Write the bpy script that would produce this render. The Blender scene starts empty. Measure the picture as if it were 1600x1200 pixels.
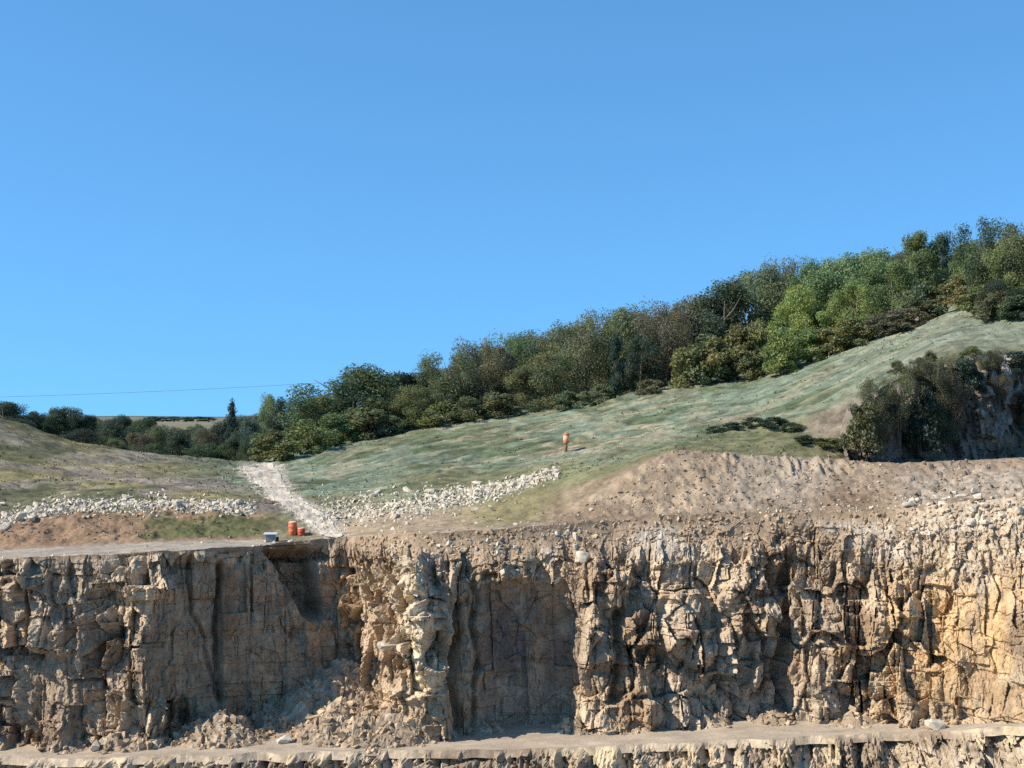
import bpy, math, random
import numpy as np
from mathutils import Vector, Euler
R = math.radians
scene = bpy.context.scene
COL = scene.collection

# ------------------------------------------------------------------ camera, sky, sun, exposure
F = 2200.0            # focal length in photo pixels (photo is 1600 x 1200)
YH = 680.0            # row of the eye-level horizon in the photo
cam_d = bpy.data.cameras.new('camera')
cam_d.sensor_fit = 'HORIZONTAL'; cam_d.sensor_width = 36.0
cam_d.lens = 36.0 * F / 1600.0
cam_d.shift_y = (YH - 600.0) / 1600.0
cam_d.clip_start = 0.5; cam_d.clip_end = 9000
cam = bpy.data.objects.new('camera', cam_d); COL.objects.link(cam)
cam.location = (0, 0, 0); cam.rotation_euler = (R(90), 0, 0)
scene.camera = cam

SUN_AZ, SUN_EL = -107.5, 38.0        # azimuth measured from +Y towards +X
world = bpy.data.worlds.new("World"); scene.world = world; world.use_nodes = True
wn = world.node_tree.nodes; wl = world.node_tree.links
bg = wn['Background']
sky = wn.new('ShaderNodeTexSky'); sky.sky_type = 'NISHITA'; sky.sun_disc = False
sky.sun_elevation = R(SUN_EL); sky.sun_rotation = R(SUN_AZ)
sky.altitude = 0; sky.air_density = 1.0; sky.dust_density = 0.0; sky.ozone_density = 3.0
stc = wn.new('ShaderNodeTexCoord'); smap = wn.new('ShaderNodeMapping')   # clear dry air: the low sky is as deep as the sky higher up
smap.inputs['Location'].default_value = (0, 0, 0.215); smap.inputs['Scale'].default_value = (1, 1, 0.85)
wl.new(stc.outputs['Generated'], smap.inputs[0]); wl.new(smap.outputs[0], sky.inputs[0])
stint = wn.new('ShaderNodeVectorMath'); stint.operation = 'MULTIPLY'; stint.inputs[1].default_value = (0.71, 1.23, 1.41)
wl.new(sky.outputs[0], stint.inputs[0]); wl.new(stint.outputs[0], bg.inputs[0]); bg.inputs[1].default_value = 0.122
sd = Vector((math.sin(R(SUN_AZ)) * math.cos(R(SUN_EL)), math.cos(R(SUN_AZ)) * math.cos(R(SUN_EL)), math.sin(R(SUN_EL))))
sun_d = bpy.data.lights.new('sun', 'SUN'); sun_d.energy = 5.0; sun_d.angle = R(0.5); sun_d.color = (1.0, 0.915, 0.79)
sun = bpy.data.objects.new('sun', sun_d); COL.objects.link(sun)
sun.rotation_euler = sd.to_track_quat('Z', 'Y').to_euler(); sun.location = (-60, 60, 90)
vs = scene.view_settings
vs.view_transform = 'Standard'; vs.look = 'None'; vs.gamma = 1.0; vs.exposure = 0.45; vs.use_curve_mapping = False
scene.cycles.max_bounces = 4; scene.cycles.diffuse_bounces = 2; scene.cycles.transparent_max_bounces = 4
scene.cycles.use_denoising = False

# ------------------------------------------------------------------ numeric helpers
def hsh(ix, iy, s):
    h = (ix.astype(np.int64) * 374761393 + iy.astype(np.int64) * 668265263 + s * 982451653) & 0xFFFFFFFF
    h = ((h ^ (h >> 13)) * 1274126177) & 0xFFFFFFFF
    h = ((h ^ (h >> 16)) * 2246822519) & 0xFFFFFFFF
    return ((h ^ (h >> 15)) & 0xFFFFFF) / float(0x1000000)
def sst(a, b, x):
    t = np.clip((x - a) / (b - a), 0, 1); return t * t * (3 - 2 * t)
def vn(x, y, s):
    x = np.asarray(x, float); y = np.asarray(y, float)
    x, y = np.broadcast_arrays(x, y)
    ix = np.floor(x); iy = np.floor(y); fx = x - ix; fy = y - iy
    fx = fx * fx * (3 - 2 * fx); fy = fy * fy * (3 - 2 * fy)
    a = hsh(ix, iy, s); b = hsh(ix + 1, iy, s); c = hsh(ix, iy + 1, s); d = hsh(ix + 1, iy + 1, s)
    return (a + (b - a) * fx) * (1 - fy) + (c + (d - c) * fx) * fy - 0.5
def fbm(x, y, s, o=4, g=0.5):
    r = 0; a = 1.0
    for k in range(o):
        r = r + a * vn(x * 2 ** k + 17.3 * k, y * 2 ** k - 9.1 * k, s + k); a *= g
    return r
def voro(x, y, s):
    ix = np.floor(x); iy = np.floor(y)
    f1 = np.full(x.shape, 9.0); f2 = np.full(x.shape, 9.0)
    cx = np.zeros(x.shape); cy = np.zeros(x.shape); dx0 = np.zeros(x.shape); dy0 = np.zeros(x.shape)
    for i in (-1, 0, 1):
        for j in (-1, 0, 1):
            gx = ix + i; gy = iy + j
            dx = x - (gx + 0.1 + 0.8 * hsh(gx, gy, s)); dy = y - (gy + 0.1 + 0.8 * hsh(gx, gy, s + 1))
            d = np.sqrt(dx * dx + dy * dy)
            n = d < f1
            f2 = np.where(n, f1, np.minimum(f2, d)); f1 = np.where(n, d, f1)
            cx = np.where(n, gx, cx); cy = np.where(n, gy, cy); dx0 = np.where(n, dx, dx0); dy0 = np.where(n, dy, dy0)
    return f1, f2, cx, cy, dx0, dy0
def facets(x, y, s, tilt=1.6, crack=0.35, cw=0.10):
    """broken rock: every cell is a tilted plane, with an open joint round it"""
    f1, f2, cx, cy, dx, dy = voro(x, y, s)
    r1 = hsh(cx, cy, s + 5); r2 = hsh(cx, cy, s + 6); r3 = hsh(cx, cy, s + 7)
    h = (r1 - 0.5) + tilt * (r2 - 0.5) * dx + tilt * (r3 - 0.5) * dy - crack * (1 - sst(0, cw * 2, f2 - f1))
    return h, r1
def blocks(x, y, s, tilt=1.2):
    """squared, upright-jointed blocks: columns with staggered bedding joints, every block set forward or back and tilted"""
    i = np.floor(x); fx = x - i
    jit = 0.30 * (hsh(i, i * 0, s + 1) - 0.5); i = np.floor(x + jit); fx = x + jit - i
    sp = hsh(i, i * 0, s + 2); yy = y * (0.7 + 0.7 * sp) + 7 * sp
    j = np.floor(yy); fy = yy - j
    h = (hsh(i, j, s + 3) - 0.5) * 1.2 + (hsh(i, i * 0, s + 4) - 0.5) * 0.8
    return h + tilt * (hsh(i, j, s + 5) - 0.5) * (fx - 0.5) + tilt * (hsh(i, j, s + 6) - 0.5) * (fy - 0.5)
def lerp3(a, b, m):
    return a * (1 - m[..., None]) + np.asarray(b, float) * m[..., None]
def blur(a, n, ax):
    for _ in range(n):
        p = np.concatenate([np.take(a, [0], ax), a, np.take(a, [-1], ax)], ax)
        sl = lambda i, e: tuple(slice(i, e) if k == ax else slice(None) for k in range(a.ndim))
        a = 0.25 * p[sl(0, -2)] + 0.5 * p[sl(1, -1)] + 0.25 * p[sl(2, None)]
    return a

# ------------------------------------------------------------------ object helpers
def raw_mesh(name, V, Fq, mat, col=None, smooth=False):
    V = np.asarray(V, np.float32); Fq = np.asarray(Fq, np.int32)
    me = bpy.data.meshes.new(name)
    n, k = Fq.shape
    me.vertices.add(len(V)); me.vertices.foreach_set('co', V.ravel())
    me.loops.add(n * k); me.loops.foreach_set('vertex_index', Fq.ravel())
    me.polygons.add(n); me.polygons.foreach_set('loop_start', np.arange(0, n * k, k, dtype=np.int32))
    me.polygons.foreach_set('use_smooth', np.full(n, smooth))
    if col is not None:
        at = me.color_attributes.new('Col', 'FLOAT_COLOR', 'POINT')
        c4 = np.ones((len(V), 4), np.float32); c4[:, :3] = np.asarray(col).reshape(-1, 3)
        at.data.foreach_set('color', c4.ravel())
    me.update(calc_edges=True); me.validate()
    me.materials.append(mat)
    return me
def grid_faces(nr, nc):
    i = np.arange(nr * nc).reshape(nr, nc)
    return np.stack([i[:-1, :-1], i[:-1, 1:], i[1:, 1:], i[1:, :-1]], -1).reshape(-1, 4)
def link(name, data, parent=None):
    o = bpy.data.objects.new(name, data); COL.objects.link(o)
    if parent is not None: o.parent = parent
    return o
def tag(o, label=None, cat=None, group=None, kind=None):
    if label: o['label'] = label
    if cat: o['category'] = cat
    if group: o['group'] = group
    if kind: o['kind'] = kind
    return o
def tube(pts, rads, n=6, cap=True):
    V = []; Fc = []
    pts = [Vector(p) for p in pts]
    for i, p in enumerate(pts):
        d = (pts[min(i + 1, len(pts) - 1)] - pts[max(i - 1, 0)]).normalized()
        q = d.to_track_quat('Z', 'Y')
        for k in range(n):
            a = 2 * math.pi * k / n
            V.append(tuple(p + q @ Vector((math.cos(a) * rads[i], math.sin(a) * rads[i], 0))))
    for i in range(len(pts) - 1):
        for k in range(n):
            Fc.append((i * n + k, i * n + (k + 1) % n, (i + 1) * n + (k + 1) % n, (i + 1) * n + k))
    if cap:
        for base, c in ((0, pts[0]), ((len(pts) - 1) * n, pts[-1])):
            V.append(tuple(c)); m = len(V) - 1
            for k in range(n):
                Fc.append((base + k, base + (k + 1) % n, m, m))
    return V, Fc
def join(parts):
    V = []; Fc = []
    for v, f in parts:
        b = len(V); V += list(v); Fc += [tuple(i + b for i in q) for q in f]
    return V, Fc
def poly_mesh(name, V, Fc, mat, smooth=False):
    me = bpy.data.meshes.new(name)
    Fc = [tuple(dict.fromkeys(q)) for q in Fc]
    me.from_pydata([tuple(v) for v in V], [], Fc); me.update()
    for p in me.polygons: p.use_smooth = smooth
    me.materials.append(mat)
    return me

# ------------------------------------------------------------------ materials
def new_mat(name):
    m = bpy.data.materials.new(name); m.use_nodes = True
    nt = m.node_tree; b = nt.nodes['Principled BSDF']
    b.inputs['Roughness'].default_value = 0.92; b.inputs['Specular IOR Level'].default_value = 0.15
    return m, nt, b
def N(nt, t, **kw):
    n = nt.nodes.new(t)
    for k, v in kw.items(): setattr(n, k, v)
    return n
def earth_mat(name, scales, contrast, bump, bump_scale, stretch=(1, 1, 1)):
    """colour attribute (bare earth, grass, stained rock) broken up by fine noise, with a fine bump"""
    m, nt, b = new_mat(name); L = nt.links.new
    at = N(nt, 'ShaderNodeVertexColor', layer_name='Col')
    geo = N(nt, 'ShaderNodeNewGeometry')
    mp = N(nt, 'ShaderNodeMapping'); mp.inputs['Scale'].default_value = stretch
    L(geo.outputs['Position'], mp.inputs[0])
    prev = at.outputs[0]
    for i, (s, c) in enumerate(zip(scales, contrast)):
        no = N(nt, 'ShaderNodeTexNoise'); no.inputs['Scale'].default_value = s; no.inputs['Detail'].default_value = 5
        no.inputs['Roughness'].default_value = 0.65
        L(mp.outputs[0], no.inputs['Vector'])
        mr = N(nt, 'ShaderNodeMapRange'); mr.inputs[1].default_value = 0.25; mr.inputs[2].default_value = 0.75
        mr.inputs[3].default_value = 1 - c; mr.inputs[4].default_value = 1 + c
        L(no.outputs[0], mr.inputs[0])
        mx = N(nt, 'ShaderNodeVectorMath', operation='SCALE')
        L(prev, mx.inputs[0]); L(mr.outputs[0], mx.inputs['Scale']); prev = mx.outputs[0]
    L(prev, b.inputs['Base Color'])
    nb = N(nt, 'ShaderNodeTexNoise'); nb.inputs['Scale'].default_value = bump_scale; nb.inputs['Detail'].default_value = 6
    nb.inputs['Roughness'].default_value = 0.7
    L(geo.outputs['Position'], nb.inputs['Vector'])
    bu = N(nt, 'ShaderNodeBump'); bu.inputs['Strength'].default_value = 1.0; bu.inputs['Distance'].default_value = bump
    L(nb.outputs[0], bu.inputs['Height']); L(bu.outputs[0], b.inputs['Normal'])
    return m
def plain_mat(name, col, rough=0.6, var=0.15, scale=6, spec=0.3):
    m, nt, b = new_mat(name); L = nt.links.new
    b.inputs['Roughness'].default_value = rough; b.inputs['Specular IOR Level'].default_value = spec
    tc = N(nt, 'ShaderNodeTexCoord'); no = N(nt, 'ShaderNodeTexNoise'); no.inputs['Scale'].default_value = scale
    no.inputs['Detail'].default_value = 5
    L(tc.outputs['Object'], no.inputs['Vector'])
    cr = N(nt, 'ShaderNodeValToRGB')
    cr.color_ramp.elements[0].position = 0.3; cr.color_ramp.elements[1].position = 0.7
    cr.color_ramp.elements[0].color = (*[c * (1 - var) for c in col], 1)
    cr.color_ramp.elements[1].color = (*[min(1, c * (1 + var)) for c in col], 1)
    L(no.outputs[0], cr.inputs[0]); L(cr.outputs[0], b.inputs['Base Color'])
    return m
def leaf_mat(name):
    """leaf colour from the plant's own object colour, varied leaf clump by leaf clump"""
    m = bpy.data.materials.new(name); m.use_nodes = True
    nt = m.node_tree; L = nt.links.new
    nt.nodes.remove(nt.nodes['Principled BSDF']); out = nt.nodes['Material Output']
    oi = N(nt, 'ShaderNodeObjectInfo'); at = N(nt, 'ShaderNodeVertexColor', layer_name='Col')
    mu = N(nt, 'ShaderNodeVectorMath', operation='MULTIPLY')
    L(oi.outputs['Color'], mu.inputs[0]); L(at.outputs[0], mu.inputs[1])
    d = N(nt, 'ShaderNodeBsdfDiffuse'); t = N(nt, 'ShaderNodeBsdfTranslucent'); mx = N(nt, 'ShaderNodeMixShader')
    g = N(nt, 'ShaderNodeBsdfGlossy'); g.inputs['Roughness'].default_value = 0.55; mg = N(nt, 'ShaderNodeMixShader')
    L(mu.outputs[0], d.inputs[0]); L(mu.outputs[0], t.inputs[0])
    mx.inputs[0].default_value = 0.4
    L(d.outputs[0], mx.inputs[1]); L(t.outputs[0], mx.inputs[2])
    mg.inputs[0].default_value = 0.03
    L(mx.outputs[0], mg.inputs[1]); L(g.outputs[0], mg.inputs[2]); L(mg.outputs[0], out.inputs['Surface'])
    return m
M_rock = earth_mat('quarry_rock', (0.9, 4.5), (0.22, 0.28), 0.06, 3.5, (1, 1, 0.55))
M_hill = earth_mat('hill_ground', (0.7, 4.0), (0.2, 0.3), 0.08, 3.0)
M_bench = earth_mat('bench_gravel', (0.8, 5.0), (0.12, 0.2), 0.05, 7.0)
M_path = earth_mat('path_gravel', (1.2, 6.0), (0.1, 0.22), 0.06, 6.0)
M_stone = plain_mat('pale_limestone', (0.54, 0.465, 0.355), 0.9, 0.3, 2.0, 0.1)
M_leaf = leaf_mat('leaves')
M_bark = plain_mat('bark', (0.13, 0.11, 0.085), 0.9, 0.35, 9.0, 0.1)
M_orange = plain_mat('orange_plastic', (0.64, 0.165, 0.065), 0.7, 0.4, 7.0)
M_red = plain_mat('red_orange_plastic', (0.5, 0.085, 0.045), 0.6, 0.4, 7.0)
M_pink = plain_mat('pink_band_sunlit_lid', (0.9, 0.42, 0.28), 0.5, 0.1, 5.0)  # pink of the marker band; on the drum lids it paints in sunlight
M_white = plain_mat('white_plastic', (0.8, 0.81, 0.8), 0.4, 0.06, 5.0)
M_grey = plain_mat('grey_green_metal', (0.19, 0.23, 0.235), 0.5, 0.15, 5.0)
M_dark = plain_mat('dark_rubber', (0.03, 0.03, 0.032), 0.7, 0.2, 8.0)
M_wood = plain_mat('weathered_wood', (0.2, 0.145, 0.085), 0.85, 0.3, 9.0, 0.1)
M_wire = plain_mat('cable_metal', (0.2, 0.22, 0.25), 0.5, 0.1, 3.0)

# ------------------------------------------------------------------ the lie of the land
# one line per column: image column, then (row, distance) at the cliff edge, back of the bench track,
# foot of the boulders, head of the boulders, middle of the slope, crest
LAND = [
 (-300, (882,  98), (862,108), (826,114), (796,117), (680,138), (590,160)),
 (   0, (874,98.5), (858,109), (828,114), (797,117), (720,136), (652,155)),
 ( 130, (868,98.5), (854,109), (806,115), (786,118), (738,136), (690,155)),
 ( 230, (861,98.8), (848,109), (802,115), (782,118), (744,136), (709,155)),
 ( 330, (857,102.0),(845,110), (800,116), (781,119), (748,137), (718,156)),
 ( 380, (856,104.0),(844,111), (801,116.5),(782,120),(750,138), (723,158)),
 ( 440, (848,106.0),(840,112), (804,117), (785,121), (752,140), (719,166)),
 ( 480, (843,107.8),(837,112), (806,118), (786,122), (750,141), (706,172)),
 ( 540, (839,109.4), (832,113.5), (812,118), (786,123), (745,143), (690,178)),
 ( 600, (836,105.5),(831,109), (810,116), (781,122), (735,144), (679,180)),
 ( 640, (834,102.6),(829,107), (808,114), (776,121), (728,145), (672,180)),
 ( 760, (829,102.6),(822,106), (796,113), (764,121), (712,148), (653,180)),
 ( 880, (819,103), (812,106), (776,113), (735,120), (695,148), (638,178)),
 ( 960, (812,104), (806,106), (752,111), (726,117), (683,145), (622,175)),
 (1050, (805,104), (797,106), (703,113.5),(702,116.5),(668,143), (608,172)),
 (1180, (801,104), (792,106), (712,113.5),(711,117), (655,140), (590,170)),
 (1300, (801,103.2),(791,105),(717,113), (716,117), (632,136), (553,166)),
 (1345, (799,102.7),(788,105),(722,113), (721,119), (606,130.5), (540,164)),
 (1400, (796,102), (785,104), (724,113), (723,120.5), (574,128.5), (518,162)),
 (1480, (788,100), (778,103), (722,113), (721,123.5), (553,130), (488,160)),
 (1600, (776, 98), (765,101), (716,113), (715,127), (546,133), (462,157)),
 (1900, (760, 95), (750, 99), (712,113), (711,130), (530,136), (420,155))]
cpx = np.array([c[0] for c in LAND], float)
rpy = np.array([[p[0] for p in c[1:]] for c in LAND]); rY = np.array([[p[1] for p in c[1:]] for c in LAND])
LIP = {1180: (674, 127), 1300: (634, 128), 1345: (612, 129), 1400: (583, 130), 1480: (554, 132), 1600: (546, 134), 1900: (530, 138)}
MID = {1180: (640, 146), 1300: (594, 147), 1345: (573, 147), 1400: (549, 146), 1480: (517, 145), 1600: (498, 145), 1900: (460, 146)}
lip_py = 0.5 * (rpy[:, 3] + rpy[:, 4]); lip_Y = 0.5 * (rY[:, 3] + rY[:, 4])
for k, c in enumerate(cpx):
    if c in LIP: lip_py[k], lip_Y[k] = LIP[c]; rpy[k, 4], rY[k, 4] = MID[c]
rpy = np.insert(rpy, 4, lip_py, 1); rY = np.insert(rY, 4, lip_Y, 1)
rz = (YH - rpy) / F * rY
# two rows behind the crest
rY = np.concatenate([rY, rY[:, -1:] + 45, rY[:, -1:] + 200], 1)
rz = np.concatenate([rz, np.where(cpx[:, None] > 450, rz[:, -1:] / rY[:, 6:7] * (rY[:, 6:7] + 45) + 2.6, rz[:, -1:] + np.interp(cpx, [0, 380, 450], [-5, -2.0, 0])[:, None]), rz[:, -1:] + np.interp(cpx, [0, 380, 900, 1500], [-18, -14, -6, 3])[:, None]], 1)
hpx = np.arange(-300, 1900, 2.0)
seg = [14, 40, 50, 110, 110, 26, 14]
tt = np.concatenate([np.linspace(i, i + 1, n, endpoint=False) for i, n in enumerate(seg)] + [[7.0]])
def cols(a): return np.stack([np.interp(hpx, cpx, a[:, k]) for k in range(a.shape[1])], 1)
hY = cols(rY); hZ = cols(rz)
hY = blur(hY, 60, 0); hZ = blur(hZ, 60, 0)
KN = np.array([0, 1, 2, 3, 3.5, 4, 5, 6, 7.0])
k0 = np.minimum(np.searchsorted(KN, tt, 'right') - 1, 7); kf = (tt - KN[k0]) / (KN[k0 + 1] - KN[k0])
HY = hY[:, k0] * (1 - kf) + hY[:, k0 + 1] * kf
HZ = hZ[:, k0] * (1 - kf) + hZ[:, k0 + 1] * kf
HY = blur(HY, 14, 1); HZ = blur(HZ, 14, 1)
HY[:, 0] = hY[:, 0]; HZ[:, 0] = hZ[:, 0] - 0.3; HZ[:, 1] = hZ[:, 0] - 0.05
HPX = np.repeat(hpx[:, None], len(tt), 1)
HPY = YH - HZ / HY * F                     # the row each ground point falls on
HX = (HPX - 800) / F * HY
TT = np.repeat(tt[None, :], len(hpx), 0)
# relief: grassy hummocks and streaks along the slope, rills in the spoil, rough soil
w = fbm(HX * 0.05, HY * 0.05, 3, 3) * 14
streak = fbm((HX * 0.06 + HY * 0.05) + w * 0.03, (HY - 0.55 * HX + w) * 0.30, 11, 4)
spoil = sst(905, 1030, HPX + (HPY - 740) * 0.9 + 40) * (1 - sst(1330, 1450, HPX)) * sst(0.2, 0.9, TT) * (1 - sst(2.0, 2.25, TT))
soil_l = (1 - sst(300, 430, HPX)) * sst(1.0, 1.3, TT) * (1 - sst(2.2, 2.6, TT))
slope = sst(2.7, 3.3, TT)
tr = HX * 0.92 + (HZ) * 0.55
HZ = HZ + slope * (streak * 0.55 + fbm(HX * 0.7, HY * 0.7, 21, 3) * 0.16)
HZ = HZ + slope * fbm(HPX * 0.03, TT * 30.0, 19, 3, 0.6) * 0.22
HZ = HZ + spoil * (fbm(tr * 2.4 + w * 0.15, HZ * 0.5, 31, 3, 0.65) * 0.2 * sst(-0.1, 0.4, fbm(HX * 0.2, HY * 0.2, 35, 3)) + fbm(HX * 1.3, HY * 1.0, 33, 4, 0.6) * 0.22)
n0 = fbm(HX * 0.25, HY * 0.25, 39, 3)
groove = sst(1060, 1110, HPX) * (1 - sst(1320, 1360, HPX)) * sst(1.45, 1.7, TT) * (1 - sst(2.0, 2.1, TT))
HZ = HZ + groove * (np.abs(fbm(HX * 1.5 + HZ * 0.5 + w * 0.3, HZ * 0.5, 37, 3, 0.6)) - 0.2) * 0.8 * sst(-0.4, 0.1, n0)
HZ = HZ + soil_l * (fbm(HX * 0.5, HY * 0.5, 41, 5, 0.6) * 0.5)
fr, _ = facets(HX * 1.1, HY * 1.1, 51, 1.2, 0.2)
rough_r = sst(1370, 1450, HPX) * (1 - sst(1.9, 2.1, TT))
HZ = HZ + rough_r * fr * 0.45 + (1 - slope) * fbm(HX * 1.5, HY * 1.5, 61, 3) * 0.16 * sst(0.4, 1.2, TT)
HZ = HZ + fbm(HX * 0.9, HX * 0 + 3, 71, 4, 0.6) * 0.22 * (1 - sst(0.0, 0.5, TT)) * sst(380, 520, HPX)
rows = np.array([726, 732, 742, 755, 768, 780, 792, 803, 815, 826, 836, 841.0])
pl = np.array([378, 376, 384, 397, 412, 428, 446, 462, 480, 495, 505, 508.0]); pr = np.array([428, 432, 440, 445, 456, 472, 490, 508, 520, 528, 536, 538.0])
# ground colours (bare albedo)
C_teal = (0.172, 0.210, 0.140); C_olive = (0.185, 0.175, 0.085); C_straw = (0.31, 0.265, 0.165); C_brown = (0.27, 0.175, 0.105)
C_spoil = (0.345, 0.26, 0.172); C_must = (0.255, 0.215, 0.105); C_grav = (0.40, 0.335, 0.255); C_green = (0.105, 0.120, 0.045)
n1 = fbm(HX * 0.09, HY * 0.09, 81, 4); n2 = fbm(HX * 0.35, HY * 0.35, 82, 4); n3 = fbm(HX * 1.3, HY * 1.3, 83, 3)
hc = np.zeros(HX.shape + (3,)) + np.array(C_teal)
hc = lerp3(hc, (0.215, 0.255, 0.172), np.clip(sst(0.02, 0.5, streak + n2 * 0.3), 0, 1) * 0.8)
st2 = fbm(HPX * 0.011 + n1, TT * 8.0 + n1 * 1.2, 13, 5, 0.6); st3 = fbm(HPX * 0.02 + n1, TT * 14.0 + n1 * 1.5, 15, 4, 0.6)
hc = lerp3(hc, (0.095, 0.115, 0.052), sst(0.02, 0.32, st2) * 0.8)
hc = lerp3(hc, (0.33, 0.29, 0.185), sst(0.12, 0.45, st3) * 0.7)
hc = lerp3(hc, C_straw, sst(0.12, 0.45, fbm((HX * 0.05 + HY * 0.05), (HY - 0.6 * HX + w) * 0.42, 12, 4) + n3 * 0.15) * 0.55)
low = 1 - sst(3.15, 3.9, TT + n1 * 0.9 + n2 * 0.4)
hc = lerp3(hc, C_olive, low * 0.85)
leftm = 1 - sst(330, 440, HPX + n2 * 60)
lc = np.zeros(HX.shape + (3,)) + np.array((0.25, 0.21, 0.10))
lc = lerp3(lc, (0.235, 0.20, 0.155), sst(-0.15, 0.25, n1 + streak * 0.6))
lc = lerp3(lc, (0.29, 0.25, 0.13), sst(0.05, 0.4, st2) * 0.7)
lc = lerp3(lc, (0.10, 0.105, 0.05), sst(0.1, 0.35, fbm(HX * 0.12, HY * 0.12, 91, 4)) * 0.8)
lc = lerp3(lc, (0.135, 0.16, 0.095), sst(200, 360, HPX) * sst(3.7, 4.3, TT) * 0.8)
hc = hc * (1 - leftm[..., None]) + lc * leftm[..., None]
tb = np.exp(-((HPY - (704 - (HPX - 880) * 0.20) + n2 * 22) / (6 + 3 * n1)) ** 2) * sst(780, 880, HPX) * (1 - sst(1120, 1220, HPX)) * slope
hc = lerp3(hc, (0.36, 0.285, 0.19), tb * 0.8)
dk = sst(0.0, 0.25, n2 + n3 * 0.5) * sst(1040, 1100, HPX) * (1 - sst(1260, 1310, HPX)) * sst(650, 668, HPY) * (1 - sst(2.9, 2.7, TT))
hc = lerp3(hc, (0.085, 0.10, 0.045), np.clip(dk, 0, 1) * 0.75)
# dry bank below the boulders, mustard on the right of the path
nn = n2 * 0.25 + n3 * 0.2
bank = (1 - sst(2.15, 2.6, TT + nn)) * sst(430, 520, HPX)
bc = np.zeros(HX.shape + (3,)) + np.array((0.35, 0.265, 0.17))
bc = lerp3(bc, C_must, sst(690, 790, HPX + n2 * 80) * (1 - sst(880, 960, HPX + (HPY - 760) * 0.9 + n2 * 40)) * sst(0.6, 1.1, TT))
bc = lerp3(bc, (0.27, 0.195, 0.125), sst(850, 930, HPX + (HPY - 760) * 0.9 + n2 * 40))
hc = hc * (1 - bank[..., None]) + bc * bank[..., None]
relief = spoil; spoil = sst(945, 985, HPX + (HPY - 740) * 0.9 + 40 + n2 * 70 + n3 * 40) * (1 - sst(1330, 1450, HPX)) * sst(0.2, 0.9, TT) * (1 - sst(2.05, 2.2, TT + n3 * 0.15))
hc = lerp3(hc, C_spoil, spoil * (0.75 + 0.25 * sst(-0.2, 0.2, n2)))
hc = lerp3(hc, (0.25, 0.17, 0.105), spoil * sst(0.0, 0.3, fbm(tr * 0.35, HZ * 0.5 + n1, 87, 4, 0.6)) * 0.7)
hc = lerp3(hc, (0.335, 0.275, 0.205), spoil * sst(1080, 1180, HPX) * (1 - sst(1260, 1330, HPX)) * 0.8)
hc = lerp3(hc, (0.225, 0.155, 0.10), spoil * sst(1230, 1300, HPX + n2 * 80) * (1 - sst(1.0, 1.5, TT + nn)) * 0.8)
# left: track, brown soil, green patch
tl = 1 - sst(400, 450, HPX + n2 * 20)
hc = lerp3(hc, C_brown, tl * (1 - sst(2.15, 2.5, TT + nn)))
hc = lerp3(hc, C_green, tl * sst(190, 260, HPX + n2 * 60) * sst(1.05, 1.25, TT + nn * 0.5) * (1 - sst(1.75, 2.0, TT + nn)) * 0.85)
hc = lerp3(hc, C_grav, tl * (1 - sst(0.9, 1.1, TT + nn * 0.3)))
hc = lerp3(hc, (0.20, 0.165, 0.125), sst(340, 400, HPX) * (1 - sst(470, 500, HPX)) * sst(2.0, 2.3, TT) * (1 - sst(2.9, 3.4, TT)) * sst(-0.2, 0.1, n2))
# right: stony plateau, then pale grass above the outcrop
hc = lerp3(hc, (0.36, 0.295, 0.22), rough_r * sst(0.0, 0.3, TT))
hc = lerp3(hc, (0.29, 0.21, 0.145), rough_r * sst(1.5, 1.9, TT + n2 * 0.4))
hc = lerp3(hc, (0.215, 0.23, 0.165), sst(1250, 1450, HPX) * sst(3.4, 3.6, TT + n2 * 0.1) * 0.6)
hc = lerp3(hc, (0.27, 0.215, 0.155), sst(1235, 1290, HPX + (650 - HPY) * 0.35 + n2 * 40) * (1 - sst(1345, 1365, HPX)) * sst(3.0, 3.1, TT) * (1 - sst(3.4, 3.5, TT)) * 0.9)
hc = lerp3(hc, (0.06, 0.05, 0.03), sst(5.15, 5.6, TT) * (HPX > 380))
st4 = fbm(HPX * 0.045 + n1, TT * 42.0 + n1 * 2, 17, 3, 0.6)
pj = np.interp(HPY, rows, pl), np.interp(HPY, rows, pr)
pm = sst(-16, 4, HPX - pj[0] + n3 * 22) * (1 - sst(-4, 16, HPX - pj[1] + n3 * 22)) * sst(722, 728, HPY) * (HPX > 300) * (HPX < 620)
hc = lerp3(hc, (0.54, 0.46, 0.355), pm * 0.9)
hc *= (1 + 0.35 * n3 + 0.25 * n2 + slope * 0.55 * st4)[..., None]
hc = np.clip(hc * (0.88 - 0.02 * slope[..., None]), 0.012, 0.7)
HV = np.stack([HX, HY, HZ], -1)
def nearest(px, py):
    """ground point seen at this column and row"""
    i = int(np.clip(round((px - hpx[0]) / 2.0), 0, len(hpx) - 1))
    lim = int(np.searchsorted(tt, 5.0)) + 1
    j = int(np.argmin(np.abs(HPY[i, :lim] - py)))
    return HX[i, j] + (px - HPX[i, j]) / F * HY[i, j], HY[i, j], HZ[i, j]
def ground_z(px, Y):
    i = int(np.clip(round((px - hpx[0]) / 2.0), 0, len(hpx) - 1))
    return float(np.interp(Y, HY[i], HZ[i]))
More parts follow.
